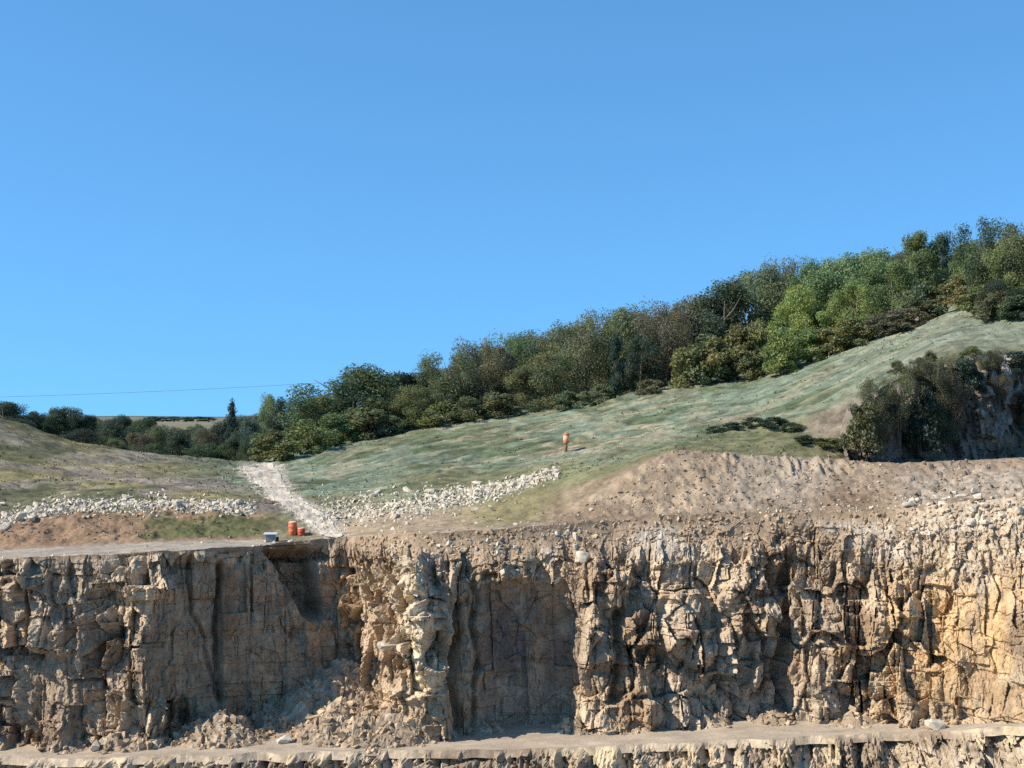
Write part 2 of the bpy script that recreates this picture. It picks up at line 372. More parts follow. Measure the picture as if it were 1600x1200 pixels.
# ------------------------------------------------------------------ the quarry face
NV = 360
B_px = [-300, 0, 120, 228, 262, 330, 440, 528, 552, 600, 638, 688, 712, 760, 880, 903, 940, 1000, 1060, 1150, 1205, 1228, 1285, 1315, 1350, 1430, 1520, 1600, 1900]
B_Y = [99.0, 97.3, 96.5, 95.6, 97.6, 100.8, 104.4, 107.7, 106.4, 101.2, 97.4, 97.0, 98.6, 99.6, 101.0, 99.2, 98.4, 98.8, 99.0, 99.8, 100.6, 101.2, 98.8, 99.0, 98.2, 95.8, 92.6, 89.6, 82]
g0 = np.arange(-295, 1895, 1.0); y0 = blur(np.interp(g0, B_px, B_Y), 10, 0)
dd = np.sqrt(np.diff((g0 - 800) / F * y0) ** 2 + np.diff(y0) ** 2 * 0.8); dd = np.concatenate([[0], np.cumsum(dd)])
gx = np.interp(np.linspace(0, dd[-1], 1720), dd, g0)
Y0 = np.interp(gx, g0, y0)
ZB = np.interp(gx, [-300, 0, 900, 1400, 1600, 1900], [-21.9, -21.5, -20.9, -19.9, -18.4, -17.2])
Yt = np.interp(gx, hpx, hY[:, 0]); Zt = np.interp(gx, hpx, hZ[:, 0])
v = np.linspace(0, 1, NV)[:, None]
soil_h = np.interp(gx, [0, 380, 540, 700, 900, 1100, 1350, 1450], [0.03, 0.03, 0.2, 0.26, 0.26, 0.3, 0.36, 0.5])
over = sst(0, 1, (v - (1 - soil_h)) / soil_h)
steep = np.interp(gx, [0, 400, 540, 640, 760, 1000, 1350, 1450], [0.98, 0.98, 0.75, 0.25, 0.3, 0.4, 0.5, 0.9])
g = steep * v + (1 - steep) * over
CY = Y0 + (Yt - Y0) * g
CZ = ZB - 0.6 + (Zt - ZB + 0.6) * v
CPX = np.repeat(gx[None, :], NV, 0)
CX = (CPX - 800) / F * CY
CPY = YH - CZ / CY * F
V3 = np.repeat(v, len(gx), 1)
P = np.stack([CX, CY, CZ], -1)
ds = np.sqrt(np.diff((gx - 800) / F * Y0) ** 2 + np.diff(Y0) ** 2); S1 = np.concatenate([[0], np.cumsum(ds)])
S = np.repeat(S1[None, :], NV, 0)
Pm = blur(blur(P, 12, 0), 12, 1)
nrm = np.cross(np.gradient(Pm, axis=1), np.gradient(Pm, axis=0))
nrm /= np.linalg.norm(nrm, axis=-1, keepdims=True) + 1e-9
nrm = np.where((nrm[..., 1] > 0)[..., None], -nrm, nrm) + np.array((0, -0.9, 0)); nrm /= np.linalg.norm(nrm, axis=-1, keepdims=True)
wx = fbm(S * 0.45, CZ * 0.45, 101, 4); wz = fbm(S * 0.45, CZ * 0.45, 105, 4)
wpx = CPX + fbm(S * 0.9, CZ * 0.9, 109, 3) * 34; wpy = CPY + fbm(S * 0.9, CZ * 0.9, 113, 3) * 26
slabA = sst(228, 256, wpx + (wpy - 950) * 0.28 * (wpy > 950) - 34 * (wpy < 935)) * (1 - sst(522, 548, CPX)) * sst(866, 884, wpy) * (1 - sst(1085, 1130, wpy))
slabB = sst(684, 700, CPX) * (1 - sst(880, 915, wpx)) * sst(898, 925, wpy)
slabC = sst(10, 40, wpx) * (1 - sst(105, 150, wpx - (wpy - 1050) * 0.1)) * sst(1015, 1045, wpy) * (1 - sst(1130, 1165, wpy))
slab = np.clip(slabA + slabB * 0.9 + slabC, 0, 1)
rough = 1 - 0.86 * slab
h1, id1 = facets(S * 0.36 + wx * 0.2, CZ * 0.27 + wz * 0.2, 201, 2.8, 0.10, 0.05)
h2, id2 = facets(S * 0.8 + wx * 0.3, CZ * 0.55 + wz * 0.25, 211, 2.8, 0.06, 0.05)
bk1 = blocks(S * 0.40 + wx * 0.12 + CZ * 0.03, CZ * 0.30 + wz * 0.08, 601)
bk2 = blocks(S * 0.95 + wx * 0.2 - CZ * 0.05, CZ * 0.62 + wz * 0.15, 611, 1.6)
bk3 = blocks(S * 2.3 + wx * 0.3 + CZ * 0.1, CZ * 1.5 + wz * 0.3, 621, 1.8)
bs = blocks(S * 0.42 + wx * 0.03 + CZ * 0.02, CZ * 0.30 + wz * 0.03 + S * 0.02, 631, 0.5)
d2 = voro(S * 0.8 + wx * 0.3, CZ * 0.55 + wz * 0.25, 211)[0]
h3, id3 = facets(S * 2.5 + wx * .5, CZ * 1.6 + wz * .4, 221, 2.8, 0.05, 0.08)
h4, id4 = facets(S * 5.5 + wx, CZ * 3.6 + wz, 231, 2.8, 0.04, 0.1)
hs, ids = facets(S * 0.42 + wx * 0.04, CZ * 0.26 + wz * 0.04, 241, 1.1, 0.0, 0.02)
flute = fbm(S * 0.85 + wx * 0.5, CZ * 0.13, 251, 3, 0.55)
col_zone = sst(900, 960, CPX) * (1 - sst(1360, 1440, CPX)) * sst(0.02, 0.3, 1 - V3)
soft = np.clip(over * 1.1, 0, 1)
D = rough * (h1 * 0.95 + bk1 * 0.95 + bk2 * 0.45 + bk3 * 0.06 + h2 * 0.9 - np.minimum(d2, 0.7) ** 2 * 0.25 + h3 * 0.15 + h4 * 0.08 + fbm(S * 1.9 + wx, CZ * 1.3, 257, 3, 0.6) * 0.08) * (1 - 0.72 * soft) * (0.62 + 0.75 * sst(-0.3, 0.3, fbm(S * 0.13, CZ * 0.16, 259, 3)))
D += slab * (bs * 0.42 + bk2 * 0.07 + bk3 * 0.015 + hs * 0.12 + h2 * 0.05 + h3 * 0.05 + h4 * 0.03 + fbm(S * 0.5, CZ * 0.3, 255, 4, 0.5) * 0.3)
D += col_zone * flute * 0.4
D += fbm(S * 1.3, CZ * 1.1, 261, 4, 0.5) * 0.26 * rough
# bedding ledges
bz = CZ + wz * 1.2
led = (bz / 2.3) % 1.0
D += rough * 0.2 * (sst(0.0, 0.75, 1 - led) - 0.5) * (1 - slab)
def bump(cx, cy, rx, ry, p=1.0):
    return np.exp(-((((wpx - cx) / rx) ** 2 + ((wpy - cy) / ry) ** 2) ** p))
def crack(pts, width, depth):
    xs = [p[0] for p in pts]; ys = [p[1] for p in pts]
    c = np.interp(CPY, ys, xs) + fbm(CZ * 0.35, CZ * 0 + pts[0][0] * 0.37, 271, 3) * 14
    m = sst(ys[0] - 6, ys[0] + 8, CPY) * (1 - sst(ys[-1] - 8, ys[-1] + 6, CPY))
    return -depth * m * np.exp(-((CPX - c) / width) ** 2)
D += crack([(300, 870), (303, 960), (325, 1040), (340, 1090)], 3.5, 0.5)
D += crack([(352, 880), (344, 940), (346, 1100)], 4, 0.8)
D += 0.5 * slabA * (sst(345, 349, CPX) - 0.5) - 0.35 * slabA * sst(262, 266, CPX + fbm(CZ * 0.3, CZ * 0, 273, 2) * 16) + 0.3 * slabA * sst(446, 449, CPX) + 0.12 * slabA * (sst(0, 0.03, (CZ * 0.42 + S * 0.03) % 1.0) - (CZ * 0.42 + S * 0.03) % 1.0)
D += 0 * crack([(262, 880), (268, 1000), (300, 1090)], 2.5, 0.3)
D += crack([(445, 900), (452, 960), (448, 1000)], 3, 0.35)
D += crack([(708, 940), (705, 1000), (710, 1145)], 6, 1.3)
D += crack([(738, 900), (742, 1000), (735, 1145)], 5, 0.8)
D += crack([(895, 940), (897, 1060), (905, 1145)], 5, 0.5)
D += crack([(962, 950), (964, 1040), (958, 1100)], 8, 1.5)
D += crack([(1040, 930), (1030, 1010), (1040, 1130)], 5, 0.4)
D += crack([(1228, 860), (1226, 960), (1222, 1110)], 7, 1.6)
D += crack([(1352, 900), (1352, 1000), (1356, 1110)], 5, 0.5)
# arch recess, big blocks, buttress, hollows
D -= 1.5 * np.exp(-(((CPX - 828) / 66) ** 2 + (np.maximum(0, 985 - CPY) / 85) ** 2) ** 2) * sst(880, 915, CPY)
nu = CPX - 409 - (CPY - 850) * 0.62 + fbm(CZ * 0.8, S * 0.5, 279, 3) * 8
D -= 3.4 * sst(-4, 4, nu) * (1 - sst(0, 18, nu - 62 + (CPY - 850) * 0.42)) * (1 - sst(955, 975, CPY)) * (0.25 + 0.75 * sst(848, 866, CPY))
D += 1.3 * bump(952, 915, 30, 42, 1.6) + 0.9 * bump(938, 1010, 30, 60, 1.5) + 0.8 * bump(985, 1040, 26, 70, 1.5)
D += 1.5 * bump(664, 990, 26, 110, 1.6) + 0.7 * bump(668, 920, 30, 25, 1.5)
D += 0.9 * bump(40, 900, 16, 26, 2) + 0.8 * bump(8, 905, 14, 30, 2) - 0.9 * bump(24, 900, 8, 30)
D += 0.8 * bump(215, 905, 40, 24, 1.5) + 0.6 * bump(740, 1040, 16, 50, 1.5)
D += 1.0 * bump(1160, 945, 30, 40, 1.5) + 0.8 * bump(1075, 985, 36, 60, 1.5) + 0.9 * bump(1290, 1040, 40, 70, 1.5)
D -= 1.0 * bump(1245, 830, 22, 16) + 0.9 * bump(1015, 905, 22, 26)
rubbly = sst(1370, 1450, CPX) * sst(0.5, 0.75, V3 + 0.2 * fbm(S * 0.3, CZ * 0.3, 275, 3))
D = D * (1 - 0.4 * sst(1370, 1480, CPX)) * (1 - 0.55 * rubbly) + rubbly * (h3 * 0.2 + fbm(S * 1.6 + CZ * 0.8, CZ * 0.7 - S * 0.4, 277, 4, 0.65) * 0.5)
D *= 1 - 0.75 * sst(0.82, 0.96, V3 + 0.05 * fbm(S * 0.4, CZ * 0.4, 283, 3)) * sst(560, 640, CPX)
D *= sst(-0.02, 0.05, V3) * (0.35 + 0.65 * (1 - sst(0.9, 1.0, V3)))
P = P + nrm * D[..., None]
P[..., 2] += soft * fbm(S * 0.9, CZ, 281, 3) * 0.2
# colour of the stone and the soil over it
c_tan = np.array((0.45, 0.335, 0.218)); c_pale = np.array((0.64, 0.50, 0.33)); c_brn = np.array((0.25, 0.16, 0.09)); c_gry = np.array((0.37, 0.295, 0.21)); c_och = np.array((0.54, 0.36, 0.175))
cc = np.zeros(CX.shape + (3,)) + c_tan
cc = lerp3(cc, c_pale, sst(0.62, 0.9, id2) * 0.6 + sst(0.7, 0.95, id3) * 0.35)
cc = lerp3(cc, c_gry, sst(-0.05, 0.35, fbm(S * 0.12, CZ * 0.2, 301, 4)) * 0.7)
cc = lerp3(cc, c_brn, sst(0.02, 0.4, fbm(S * 0.25, CZ * 0.3, 305, 5)) * 0.7)
cc = lerp3(cc, (0.31, 0.22, 0.138), slab * 0.6)
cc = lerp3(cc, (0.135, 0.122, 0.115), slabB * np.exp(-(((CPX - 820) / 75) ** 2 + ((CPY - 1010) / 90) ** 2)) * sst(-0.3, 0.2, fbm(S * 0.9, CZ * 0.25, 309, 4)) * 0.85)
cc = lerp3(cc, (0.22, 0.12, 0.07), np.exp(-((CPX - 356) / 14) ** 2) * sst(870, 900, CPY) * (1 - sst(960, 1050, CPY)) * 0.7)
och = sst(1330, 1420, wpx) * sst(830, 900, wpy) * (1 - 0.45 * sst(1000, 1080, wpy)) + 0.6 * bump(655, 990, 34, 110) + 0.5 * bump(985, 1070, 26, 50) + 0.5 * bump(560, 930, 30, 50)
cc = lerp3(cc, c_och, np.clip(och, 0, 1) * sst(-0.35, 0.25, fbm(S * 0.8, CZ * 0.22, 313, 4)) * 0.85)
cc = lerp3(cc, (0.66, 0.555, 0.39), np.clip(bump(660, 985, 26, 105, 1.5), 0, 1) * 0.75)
cc *= (0.97 + 0.03 * sst(1250, 1420, CPX))[..., None]
topd = np.clip(sst(0.0, 0.55, over + fbm(S * 0.5, CZ * 0.5, 317, 4) * 0.5), 0, 1)
cc = lerp3(cc, (0.30, 0.215, 0.138), topd * 0.85 * (1 - sst(1350, 1430, CPX)))
cc = lerp3(cc, (0.47, 0.40, 0.31), topd * sst(0.0, 0.25, fbm(S * 0.22, CZ * 0.5, 321, 4)) * sst(560, 640, CPX) * (1 - sst(0.93, 0.98, V3)) * 0.8)
cc = lerp3(cc, (0.47, 0.375, 0.265), sst(1350, 1450, CPX) * sst(0.5, 0.8, V3) * 0.7)
cc *= (1 + 0.35 * fbm(S * 2, CZ * 1.4, 325, 4))[..., None]
cc = np.clip(cc, 0.02, 0.75)
# carry the sheet back under the turf
back = P[-1:].copy(); back[..., 1] += 2.5; back[..., 2] -= 0.5
P = np.concatenate([P, back], 0); cc = np.concatenate([cc, cc[-1:]], 0)
sh = np.interp(hpx, gx, blur(P[NV - 1, :, 1] - Yt, 2, 0))[:, None] * (1 - sst(0.0, 0.6, TT))
HY += sh; HX[:] = (HPX - 800) / F * HY; HV[:] = np.stack([HX, HY, HZ], -1)
hill = link('hillside', raw_mesh('hillside', HV.reshape(-1, 3), grid_faces(*HX.shape), M_hill, hc, True))
tag(hill, 'grassy hillside rising from the quarry edge to the wood', 'hillside', kind='structure')

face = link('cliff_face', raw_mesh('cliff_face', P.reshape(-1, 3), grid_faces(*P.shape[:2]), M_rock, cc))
tag(face, 'tan broken limestone quarry face between the two benches', 'cliff', kind='structure')

# ------------------------------------------------------------------ lower bench, lower face, scree
bx = np.arange(-290, 1890, 4.0); nb = 46
yb = np.interp(bx, gx, Y0) + 3.0; zb = np.interp(bx, gx, ZB)
yf = np.interp(bx, [-300, 0, 300, 700, 1200, 1400, 1600, 1900], [93, 94.0, 93.8, 94.4, 94.1, 94.6, 88.6, 81])
yf = yf + fbm(bx * 0.02, bx * 0, 401, 3) * 0.7
s = np.linspace(0, 1, nb)[:, None]
bY = yf + (yb - yf) * s; bX = (bx - 800) / F * bY
bZ = zb + fbm(bX * 0.4, bY * 0.4, 405, 4) * 0.14 
bcol = np.zeros(bX.shape + (3,)) + np.array((0.40, 0.325, 0.24))
bcol *= (1 + 0.3 * fbm(bX * 0.5, bY * 1.2, 413, 4))[..., None]
bench = link('bench', raw_mesh('bench', np.stack([bX, bY, bZ], -1).reshape(-1, 3), grid_faces(*bX.shape), M_bench, np.clip(bcol, .05, .6), True))
tag(bench, 'flat dusty quarry bench at the foot of the face', 'bench', kind='structure')

lx = np.arange(-290, 1890, 2.0); nl = 90
l0 = np.interp(lx, bx, bY[0]); z0 = np.interp(lx, bx, bZ[0])
q = np.linspace(0, 1, nl)[:, None]
LY = l0 - 8.0 * (1 - q) ** 1.1; LZ = z0 - 7.0 * (1 - q)
LX = (lx - 800) / F * LY
Ls = LX * 1.0
a1, i1 = facets(Ls * 0.6, LZ * 0.5 + 7, 501, 2.6, 0.1); a2, i2 = facets(Ls * 1.6, LZ * 1.2, 511, 2.6, 0.06); a3, i3 = facets(Ls * 4, LZ * 3, 521, 2.6, 0.05)
LD = (a1 * 0.7 + a2 * 0.6 + a3 * 0.28 + fbm(Ls * 1.3, LZ * 0.2, 531, 4, 0.6) * 1.3) 
LD = np.where(q > 0.93, np.maximum(LD, 0.0), LD) * (1 - sst(0.93, 1, q))
LY2 = LY - LD; LX2 = LX - LD * 0.25
lcol = np.zeros(LX.shape + (3,)) + np.array((0.44, 0.345, 0.235))
lcol = lerp3(lcol, (0.58, 0.45, 0.27), sst(0.5, 0.9, i2) * 0.7); lcol = lerp3(lcol, (0.27, 0.2, 0.135), sst(0, 0.4, fbm(Ls * 0.3, LZ, 541, 4)))
lcol *= (1 + 0.35 * fbm(Ls * 2, LZ * 2, 545, 3))[..., None]
lower = link('lower_cliff_face', raw_mesh('lower_cliff_face', np.stack([LX2, LY2, LZ], -1).reshape(-1, 3), grid_faces(*LX.shape), M_rock, np.clip(lcol, .02, .7)))
tag(lower, 'lower quarry face dropping away below the bench', 'cliff', kind='structure')

# loose scree heaped against the face
sx = np.arange(-44, 36, 0.11); sy = np.arange(90.5, 107.5, 0.16)
SX, SY = np.meshgrid(sx, sy)
SPX = 800 + SX / SY * F
zb2 = np.interp(SPX, gx, ZB)
heaps = [(-12.6, 106, 4.4, 0.62), (-12.6, 99.6, 2.3, 0.62), (-9.8, 98.4, 1.9, 0.62), (-20.5, 99.0, 1.9, 0.55), (-26.5, 97.6, 1.6, 0.6), (-31, 97.4, 1.3, 0.6), (-8.2, 98.0, 2.4, 0.9), (-2, 100, .8, .6),
         (9, 99.6, 1.0, 0.55), (14, 100, 1.1, 0.6), (18.5, 99.8, 1.0, 0.6), (24, 98.4, .8, 0.5), (29, 94.8, .8, 0.5), (4.5, 99.8, 0.9, 0.5)]
SZ = np.full(SX.shape, -1.0)
for (hx, hy, hh, sl) in heaps:
    SZ = np.maximum(SZ, hh - sl * np.sqrt((SX - hx) ** 2 + (SY - hy) ** 2) * (1 + 0.35 * fbm(SX * 0.3 + hx, SY * 0.3, 601, 3)))
e1, j1 = facets(SX * 0.9, SY * 0.9, 611, 1.6, 0.4); e2, j2 = facets(SX * 2.2, SY * 2.2, 621, 1.8, 0.4)
SZ = np.maximum(SZ + (e1 * 0.34 + e2 * 0.13) * sst(-0.4, 0.5, SZ), -0.5)
scol = np.zeros(SX.shape + (3,)) + np.array((0.32, 0.235, 0.155))
scol = lerp3(scol, (0.5, 0.42, 0.30), sst(0.55, 0.95, j2) * 0.7); scol = lerp3(scol, (0.22, 0.165, 0.12), sst(0, 0.35, fbm(SX * 0.4, SY * 0.4, 631, 4)) * 0.7)
scree = link('scree', raw_mesh('scree', np.stack([SX, SY, SZ + zb2], -1).reshape(-1, 3), grid_faces(*SX.shape)[SZ[:-1, :-1].ravel() > -0.35], M_rock, scol))
tag(scree, 'loose broken stone heaped at the foot of the quarry face', 'scree', kind='stuff')

# ------------------------------------------------------------------ rock outcrop behind the plateau, right
ox = np.arange(1318, 1895, 1.6); no = 130
oq = np.linspace(0, 1, no)[:, None]
top_py = np.interp(ox, [1318, 1345, 1380, 1420, 1470, 1520, 1600, 1900], [690, 630, 604, 583, 568, 556, 548, 532])
oY0 = np.interp(ox, [1318, 1400, 1500, 1530, 1600, 1900], [113.8, 117.0, 120.3, 120.4, 122.8, 127.5]); oY1 = oY0 + 3.0
OZ0 = -4.2 + 0 * ox; OZ1 = (YH - top_py) / F * oY1
OY = oY0 + (oY1 - oY0) * oq ** 1.4; OZ = OZ0 + (OZ1 - OZ0) * oq
OX = (ox - 800) / F * OY
p1 = blocks(OX * 0.55 + OZ * 0.05, OZ * 0.35 + OX * 0.03, 701); p2, u2 = facets(OX * 1.3, OZ * 0.9, 711, 2.6, 0.08); p3, u3 = facets(OX * 4, OZ * 3, 721, 2, 0.3)
OD = (p1 * 1.3 + p2 * 0.5 + p3 * 0.14) * sst(0, 0.1, 1 - oq)
OPX = np.repeat(ox[None, :], no, 0)
ocol = np.zeros(OX.shape + (3,)) + np.array((0.21, 0.17, 0.13))  # rock toned darker, the shade on this face put into its colour
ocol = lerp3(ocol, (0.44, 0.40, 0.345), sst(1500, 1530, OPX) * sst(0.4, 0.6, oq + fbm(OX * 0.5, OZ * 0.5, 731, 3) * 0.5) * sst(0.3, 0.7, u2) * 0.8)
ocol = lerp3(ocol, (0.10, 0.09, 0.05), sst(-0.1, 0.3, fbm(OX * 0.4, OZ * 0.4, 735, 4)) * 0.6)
OYb = OY - OD
OXa = np.concatenate([OX, OX[-1:] * 1.03]); OYa = np.concatenate([OYb, OYb[-1:] + 9]); OZa = np.concatenate([OZ, OZ[-1:] - 0.4]); ocol = np.concatenate([ocol, ocol[-1:]])
outc = link('rock_outcrop', raw_mesh('rock_outcrop', np.stack([OXa, OYa, OZa], -1).reshape(-1, 3), grid_faces(*OXa.shape), M_rock, ocol))
tag(outc, 'dark shaded rock outcrop under the grass at the right', 'rock outcrop', kind='structure')

# ------------------------------------------------------------------ gravel path
rr = np.linspace(726, 840.5, 150); pv = []; pc = []
M = 31
for r in rr:
    L0 = np.interp(r, rows, pl) + 7 * float(vn(r * 0.13, 1.0, 801)) + 2.5 * float(vn(r * 0.7, 1.0, 807)); R0 = np.interp(r, rows, pr) + 7 * float(vn(r * 0.13, 5.0, 803)) + 2.5 * float(vn(r * 0.7, 5.0, 809))
    for k in range(M):
        x, y, z = nearest(L0 + (R0 - L0) * k / (M - 1), r)
        pv.append((x, y, z + ((0.03 + 0.14 * float(fbm(x * 1.8, y * 1.8, 811, 3))) if 0 < k < M - 1 else -0.12)))
        pc.append(np.array((0.56, 0.48, 0.37)) * (1 + 0.5 * float(vn(x * 1.3, y * 1.3, 805))))
path = link('path', raw_mesh('path', pv, grid_faces(150, M), M_path, np.array(pc), True))
tag(path, 'pale gravel track running down the slope to the quarry edge', 'path', kind='structure')

# ------------------------------------------------------------------ far ground and far hill
gm = earth_mat('far_fields', (0.01, 0.05), (0.2, 0.25), 0.1, 0.5)
t_ = np.linspace(0, 2 * math.pi, 65)[:-1]
gv = [(0, 0, -46)] + [(math.cos(a) * r, math.sin(a) * r, -46) for r in (200, 1500, 7000) for a in t_]
gf = [(0, 1 + k, 1 + (k + 1) % 64, 1 + (k + 1) % 64) for k in range(64)]
for ring in (0, 1):
    for k in range(64):
        a = 1 + ring * 64 + k; b = 1 + ring * 64 + (k + 1) % 64
        gf.append((a, a + 64, b + 64, b))
gme = poly_mesh('ground', gv, gf, gm)
at = gme.color_attributes.new('Col', 'FLOAT_COLOR', 'POINT'); at.data.foreach_set('color', [0.17, 0.14, 0.10, 1] * len(gv))
tag(link('ground', gme), 'low ground stretching away under the quarry', 'ground', kind='structure')
fy = np.array([230, 330, 420, 520, 700, 900, 1150, 1500, 2200]); fpx = np.arange(-500, 2100, 20.0)
FZ = np.array([-14, -9, -5, 0.5, 6.5, 11.5, 17.0, 22.0, 10.0])[:, None] + 0 * fpx
FY = fy[:, None] + 0 * fpx; FX = (fpx - 800) / F * FY
FZ = FZ + fbm(FX * 0.006, FY * 0.006, 901, 3) * 4 + FX * 0.004 - np.abs(FX - 0) * 0.002
fcol = np.zeros(FX.shape + (3,)) + np.array((0.20, 0.185, 0.115))
fcol = lerp3(fcol, (0.05, 0.065, 0.06), sst(1000, 1200, FY)); fcol = lerp3(fcol, (0.06, 0.065, 0.04), 1 - sst(380, 480, FY))
tag(link('far_hill', raw_mesh('far_hill', np.stack([FX, FY, FZ], -1).reshape(-1, 3), grid_faces(*FX.shape), gm, fcol, True)), 'low far hill of pale fields beyond the wood', 'hill', kind='structure')

# ------------------------------------------------------------------ plants
def leaf_cloud(pts, outs, size, rng, tint, flat=0.35):
    n = len(pts)
    nv = outs + rng.normal(0, 0.75, (n, 3)); nv /= np.linalg.norm(nv, axis=1, keepdims=True) + 1e-9
    a = np.cross(nv, rng.normal(0, 1, (n, 3))); a /= np.linalg.norm(a, axis=1, keepdims=True) + 1e-9
    b = np.cross(nv, a)
    sz = size * rng.uniform(0.55, 1.35, (n, 1))
    a = a * sz; b = b * sz * rng.uniform(0.5, 0.9, (n, 1))
    bend = nv * sz * 0.3
    V = np.stack([pts - a, pts - b * 0.9 + bend, pts + a, pts + b * 0.9 + bend], 1).reshape(-1, 3)
    Fq = np.arange(4 * n).reshape(-1, 4)
    return V, Fq, np.repeat(tint, 4, 0)
def crown(name, seed, style, leaves, size):
    """crown in unit size: height 1, half width 0.5"""
    rng = np.random.default_rng(seed)
    P_ = []; O_ = []; T_ = []
    if style == 'dome':   nb, zlo, zhi = 34, 0.10, 0.86
    elif style == 'tall': nb, zlo, zhi = 40, 0.14, 0.88
    elif style == 'spray': nb, zlo, zhi = 46, 0.20, 0.88
    elif style == 'conifer': nb, zlo, zhi = 46, 0.08, 0.97
    elif style == 'column': nb, zlo, zhi = 30, 0.05, 0.9
    else: nb, zlo, zhi = 26, 0.08, 0.80
    per = leaves // nb
    for k in range(nb):
        z = zlo + (zhi - zlo) * ((k + rng.uniform(0, 1)) / nb)
        zz = (z - zlo) / (zhi - zlo)
        if style == 'dome': rad = 0.42 * math.sqrt(max(0, 1 - (max(0, zz - 0.30) / 0.72) ** 2)) * (0.75 + 0.25 * min(1, zz / 0.3))
        elif style == 'tall': rad = 0.38 * math.sin(math.pi * (0.16 + 0.80 * zz)) ** 0.7
        elif style == 'spray': rad = 0.40 * (0.35 + 0.75 * zz) * (1 if zz < 0.75 else math.sqrt(max(0.08, 1 - ((zz - 0.75) / 0.27) ** 2)))
        elif style == 'conifer': rad = 0.36 * (1 - zz) + 0.02
        elif style == 'column': rad = 0.30 * (1 - 0.4 * zz)
        else: rad = 0.42 * math.sqrt(max(0, 1 - (zz) ** 2)) + 0.04
        ang = rng.uniform(0, 2 * math.pi); rr_ = rad * math.sqrt(rng.uniform(0.12, 1.0))
        c = np.array((math.cos(ang) * rr_, math.sin(ang) * rr_, z))
        br = {'dome': 0.135, 'tall': 0.115, 'spray': 0.10, 'conifer': 0.075, 'column': 0.12}.get(style, 0.15) * rng.uniform(0.65, 1.3)
        d = rng.normal(0, 1, (per, 3)); d /= np.linalg.norm(d, axis=1, keepdims=True)
        r_ = br * rng.uniform(0.0, 1.0, (per, 1)) ** 0.45
        r_ *= np.where(rng.random((per, 1)) < 0.07, rng.uniform(1.0, 1.35, (per, 1)), 1)
        p = c + d * r_ * np.array((1, 1, 0.82 if style != 'spray' else 1.35))
        out = d * 0.7 + np.array((c[0], c[1], 0.25)) * 0.9
        P_.append(p); O_.append(out)
        hue = rng.uniform(-1, 1)
        lum = rng.uniform(0.84, 1.18) * rng.uniform(0.86, 1.14, (per, 1))
        T_.append(np.concatenate([lum * (1 + 0.12 * hue), lum, lum * (1 - 0.15 * hue)], 1))
    V, Fq, T = leaf_cloud(np.concatenate(P_), np.concatenate(O_), size, rng, np.concatenate(T_))
    V[:, 2] = np.maximum(V[:, 2], 0.0)
    return raw_mesh(name, V, Fq, M_leaf, np.clip(T, 0.2, 2))
def trunk(name, seed, style):
    rg = random.Random(seed); parts = []
    top = 0.8 if style != 'shrub' else 0.45
    n = 1 if style in ('conifer', 'tall', 'dome', 'column') else 3
    for t in range(n):
        bx_, by_ = (0, 0) if n == 1 else (rg.uniform(-.05, .05), rg.uniform(-.05, .05))
        lx_, ly_ = rg.uniform(-.1, .1) * (1 if n == 1 else 2.2), rg.uniform(-.1, .1)
        pts = [(bx_ + lx_ * s_ ** 1.5, by_ + ly_ * s_ ** 1.5, top * s_ - 0.06) for s_ in (0, 0.2, 0.45, 0.7, 1.0)]
        r0 = 0.022 if n == 1 else 0.013
        parts.append(tube(pts, [r0 * 1.3, r0, r0 * .8, r0 * .5, r0 * .18], 6))
        if style == 'conifer': continue
        for b in range(9 if style == 'spray' else 6):
            s_ = rg.uniform(0.25, 0.85); a = rg.uniform(0, 6.28); L_ = rg.uniform(0.18, 0.36)
            p0 = Vector((bx_ + lx_ * s_ ** 1.5, by_ + ly_ * s_ ** 1.5, top * s_ - 0.06))
            d = Vector((math.cos(a), math.sin(a), rg.uniform(0.5, 1.4))).normalized()
            p1 = p0 + d * L_ * 0.5; p2 = p1 + (d + Vector((0, 0, 0.4))).normalized() * L_ * 0.5
            parts.append(tube([p0, p1, p2], [r0 * .45, r0 * .3, r0 * .1], 5))
    V, Fc = join(parts)
    return poly_mesh(name, V, Fc, M_bark, True)
STY = {}
def proto(style, k):
    key = (style, k)
    if key not in STY:
        n, s_ = {'dome': (19000, 0.0112), 'tall': (18000, 0.0105), 'spray': (14000, 0.0095), 'conifer': (5200, 0.015), 'column': (5200, 0.022), 'shrub': (3600, 0.030), 'far': (1500, 0.035)}[style]
        sd_ = 1000 + 37 * k + 7 * len(style) + ord(style[0])
        st = 'dome' if style == 'far' else style
        STY[key] = (crown('crown_' + style, sd_, st, n, s_), trunk('trunk_' + style, sd_ + 1, st))
    return STY[key]
_k = [0]
PAL = {'green': (0.083, 0.118, 0.040), 'pale': (0.115, 0.152, 0.060), 'olive': (0.094, 0.106, 0.040), 'dark': (0.042, 0.062, 0.030), 'dark2': (0.060, 0.084, 0.038), 'deep': (0.026, 0.042, 0.026),
       'brown': (0.088, 0.094, 0.046), 'rust': (0.110, 0.105, 0.038), 'grey': (0.086, 0.104, 0.052), 'yellow': (0.130, 0.145, 0.045), 'blue': (0.052, 0.078, 0.052), 'lime': (0.125, 0.160, 0.045), 'purple': (0.086, 0.078, 0.046)}
KIND = {'dome': 'broadleaf_tree', 'tall': 'broadleaf_tree', 'spray': 'thin_tree', 'conifer': 'conifer_tree', 'column': 'ivy_column', 'shrub': 'shrub', 'far': 'broadleaf_tree'}
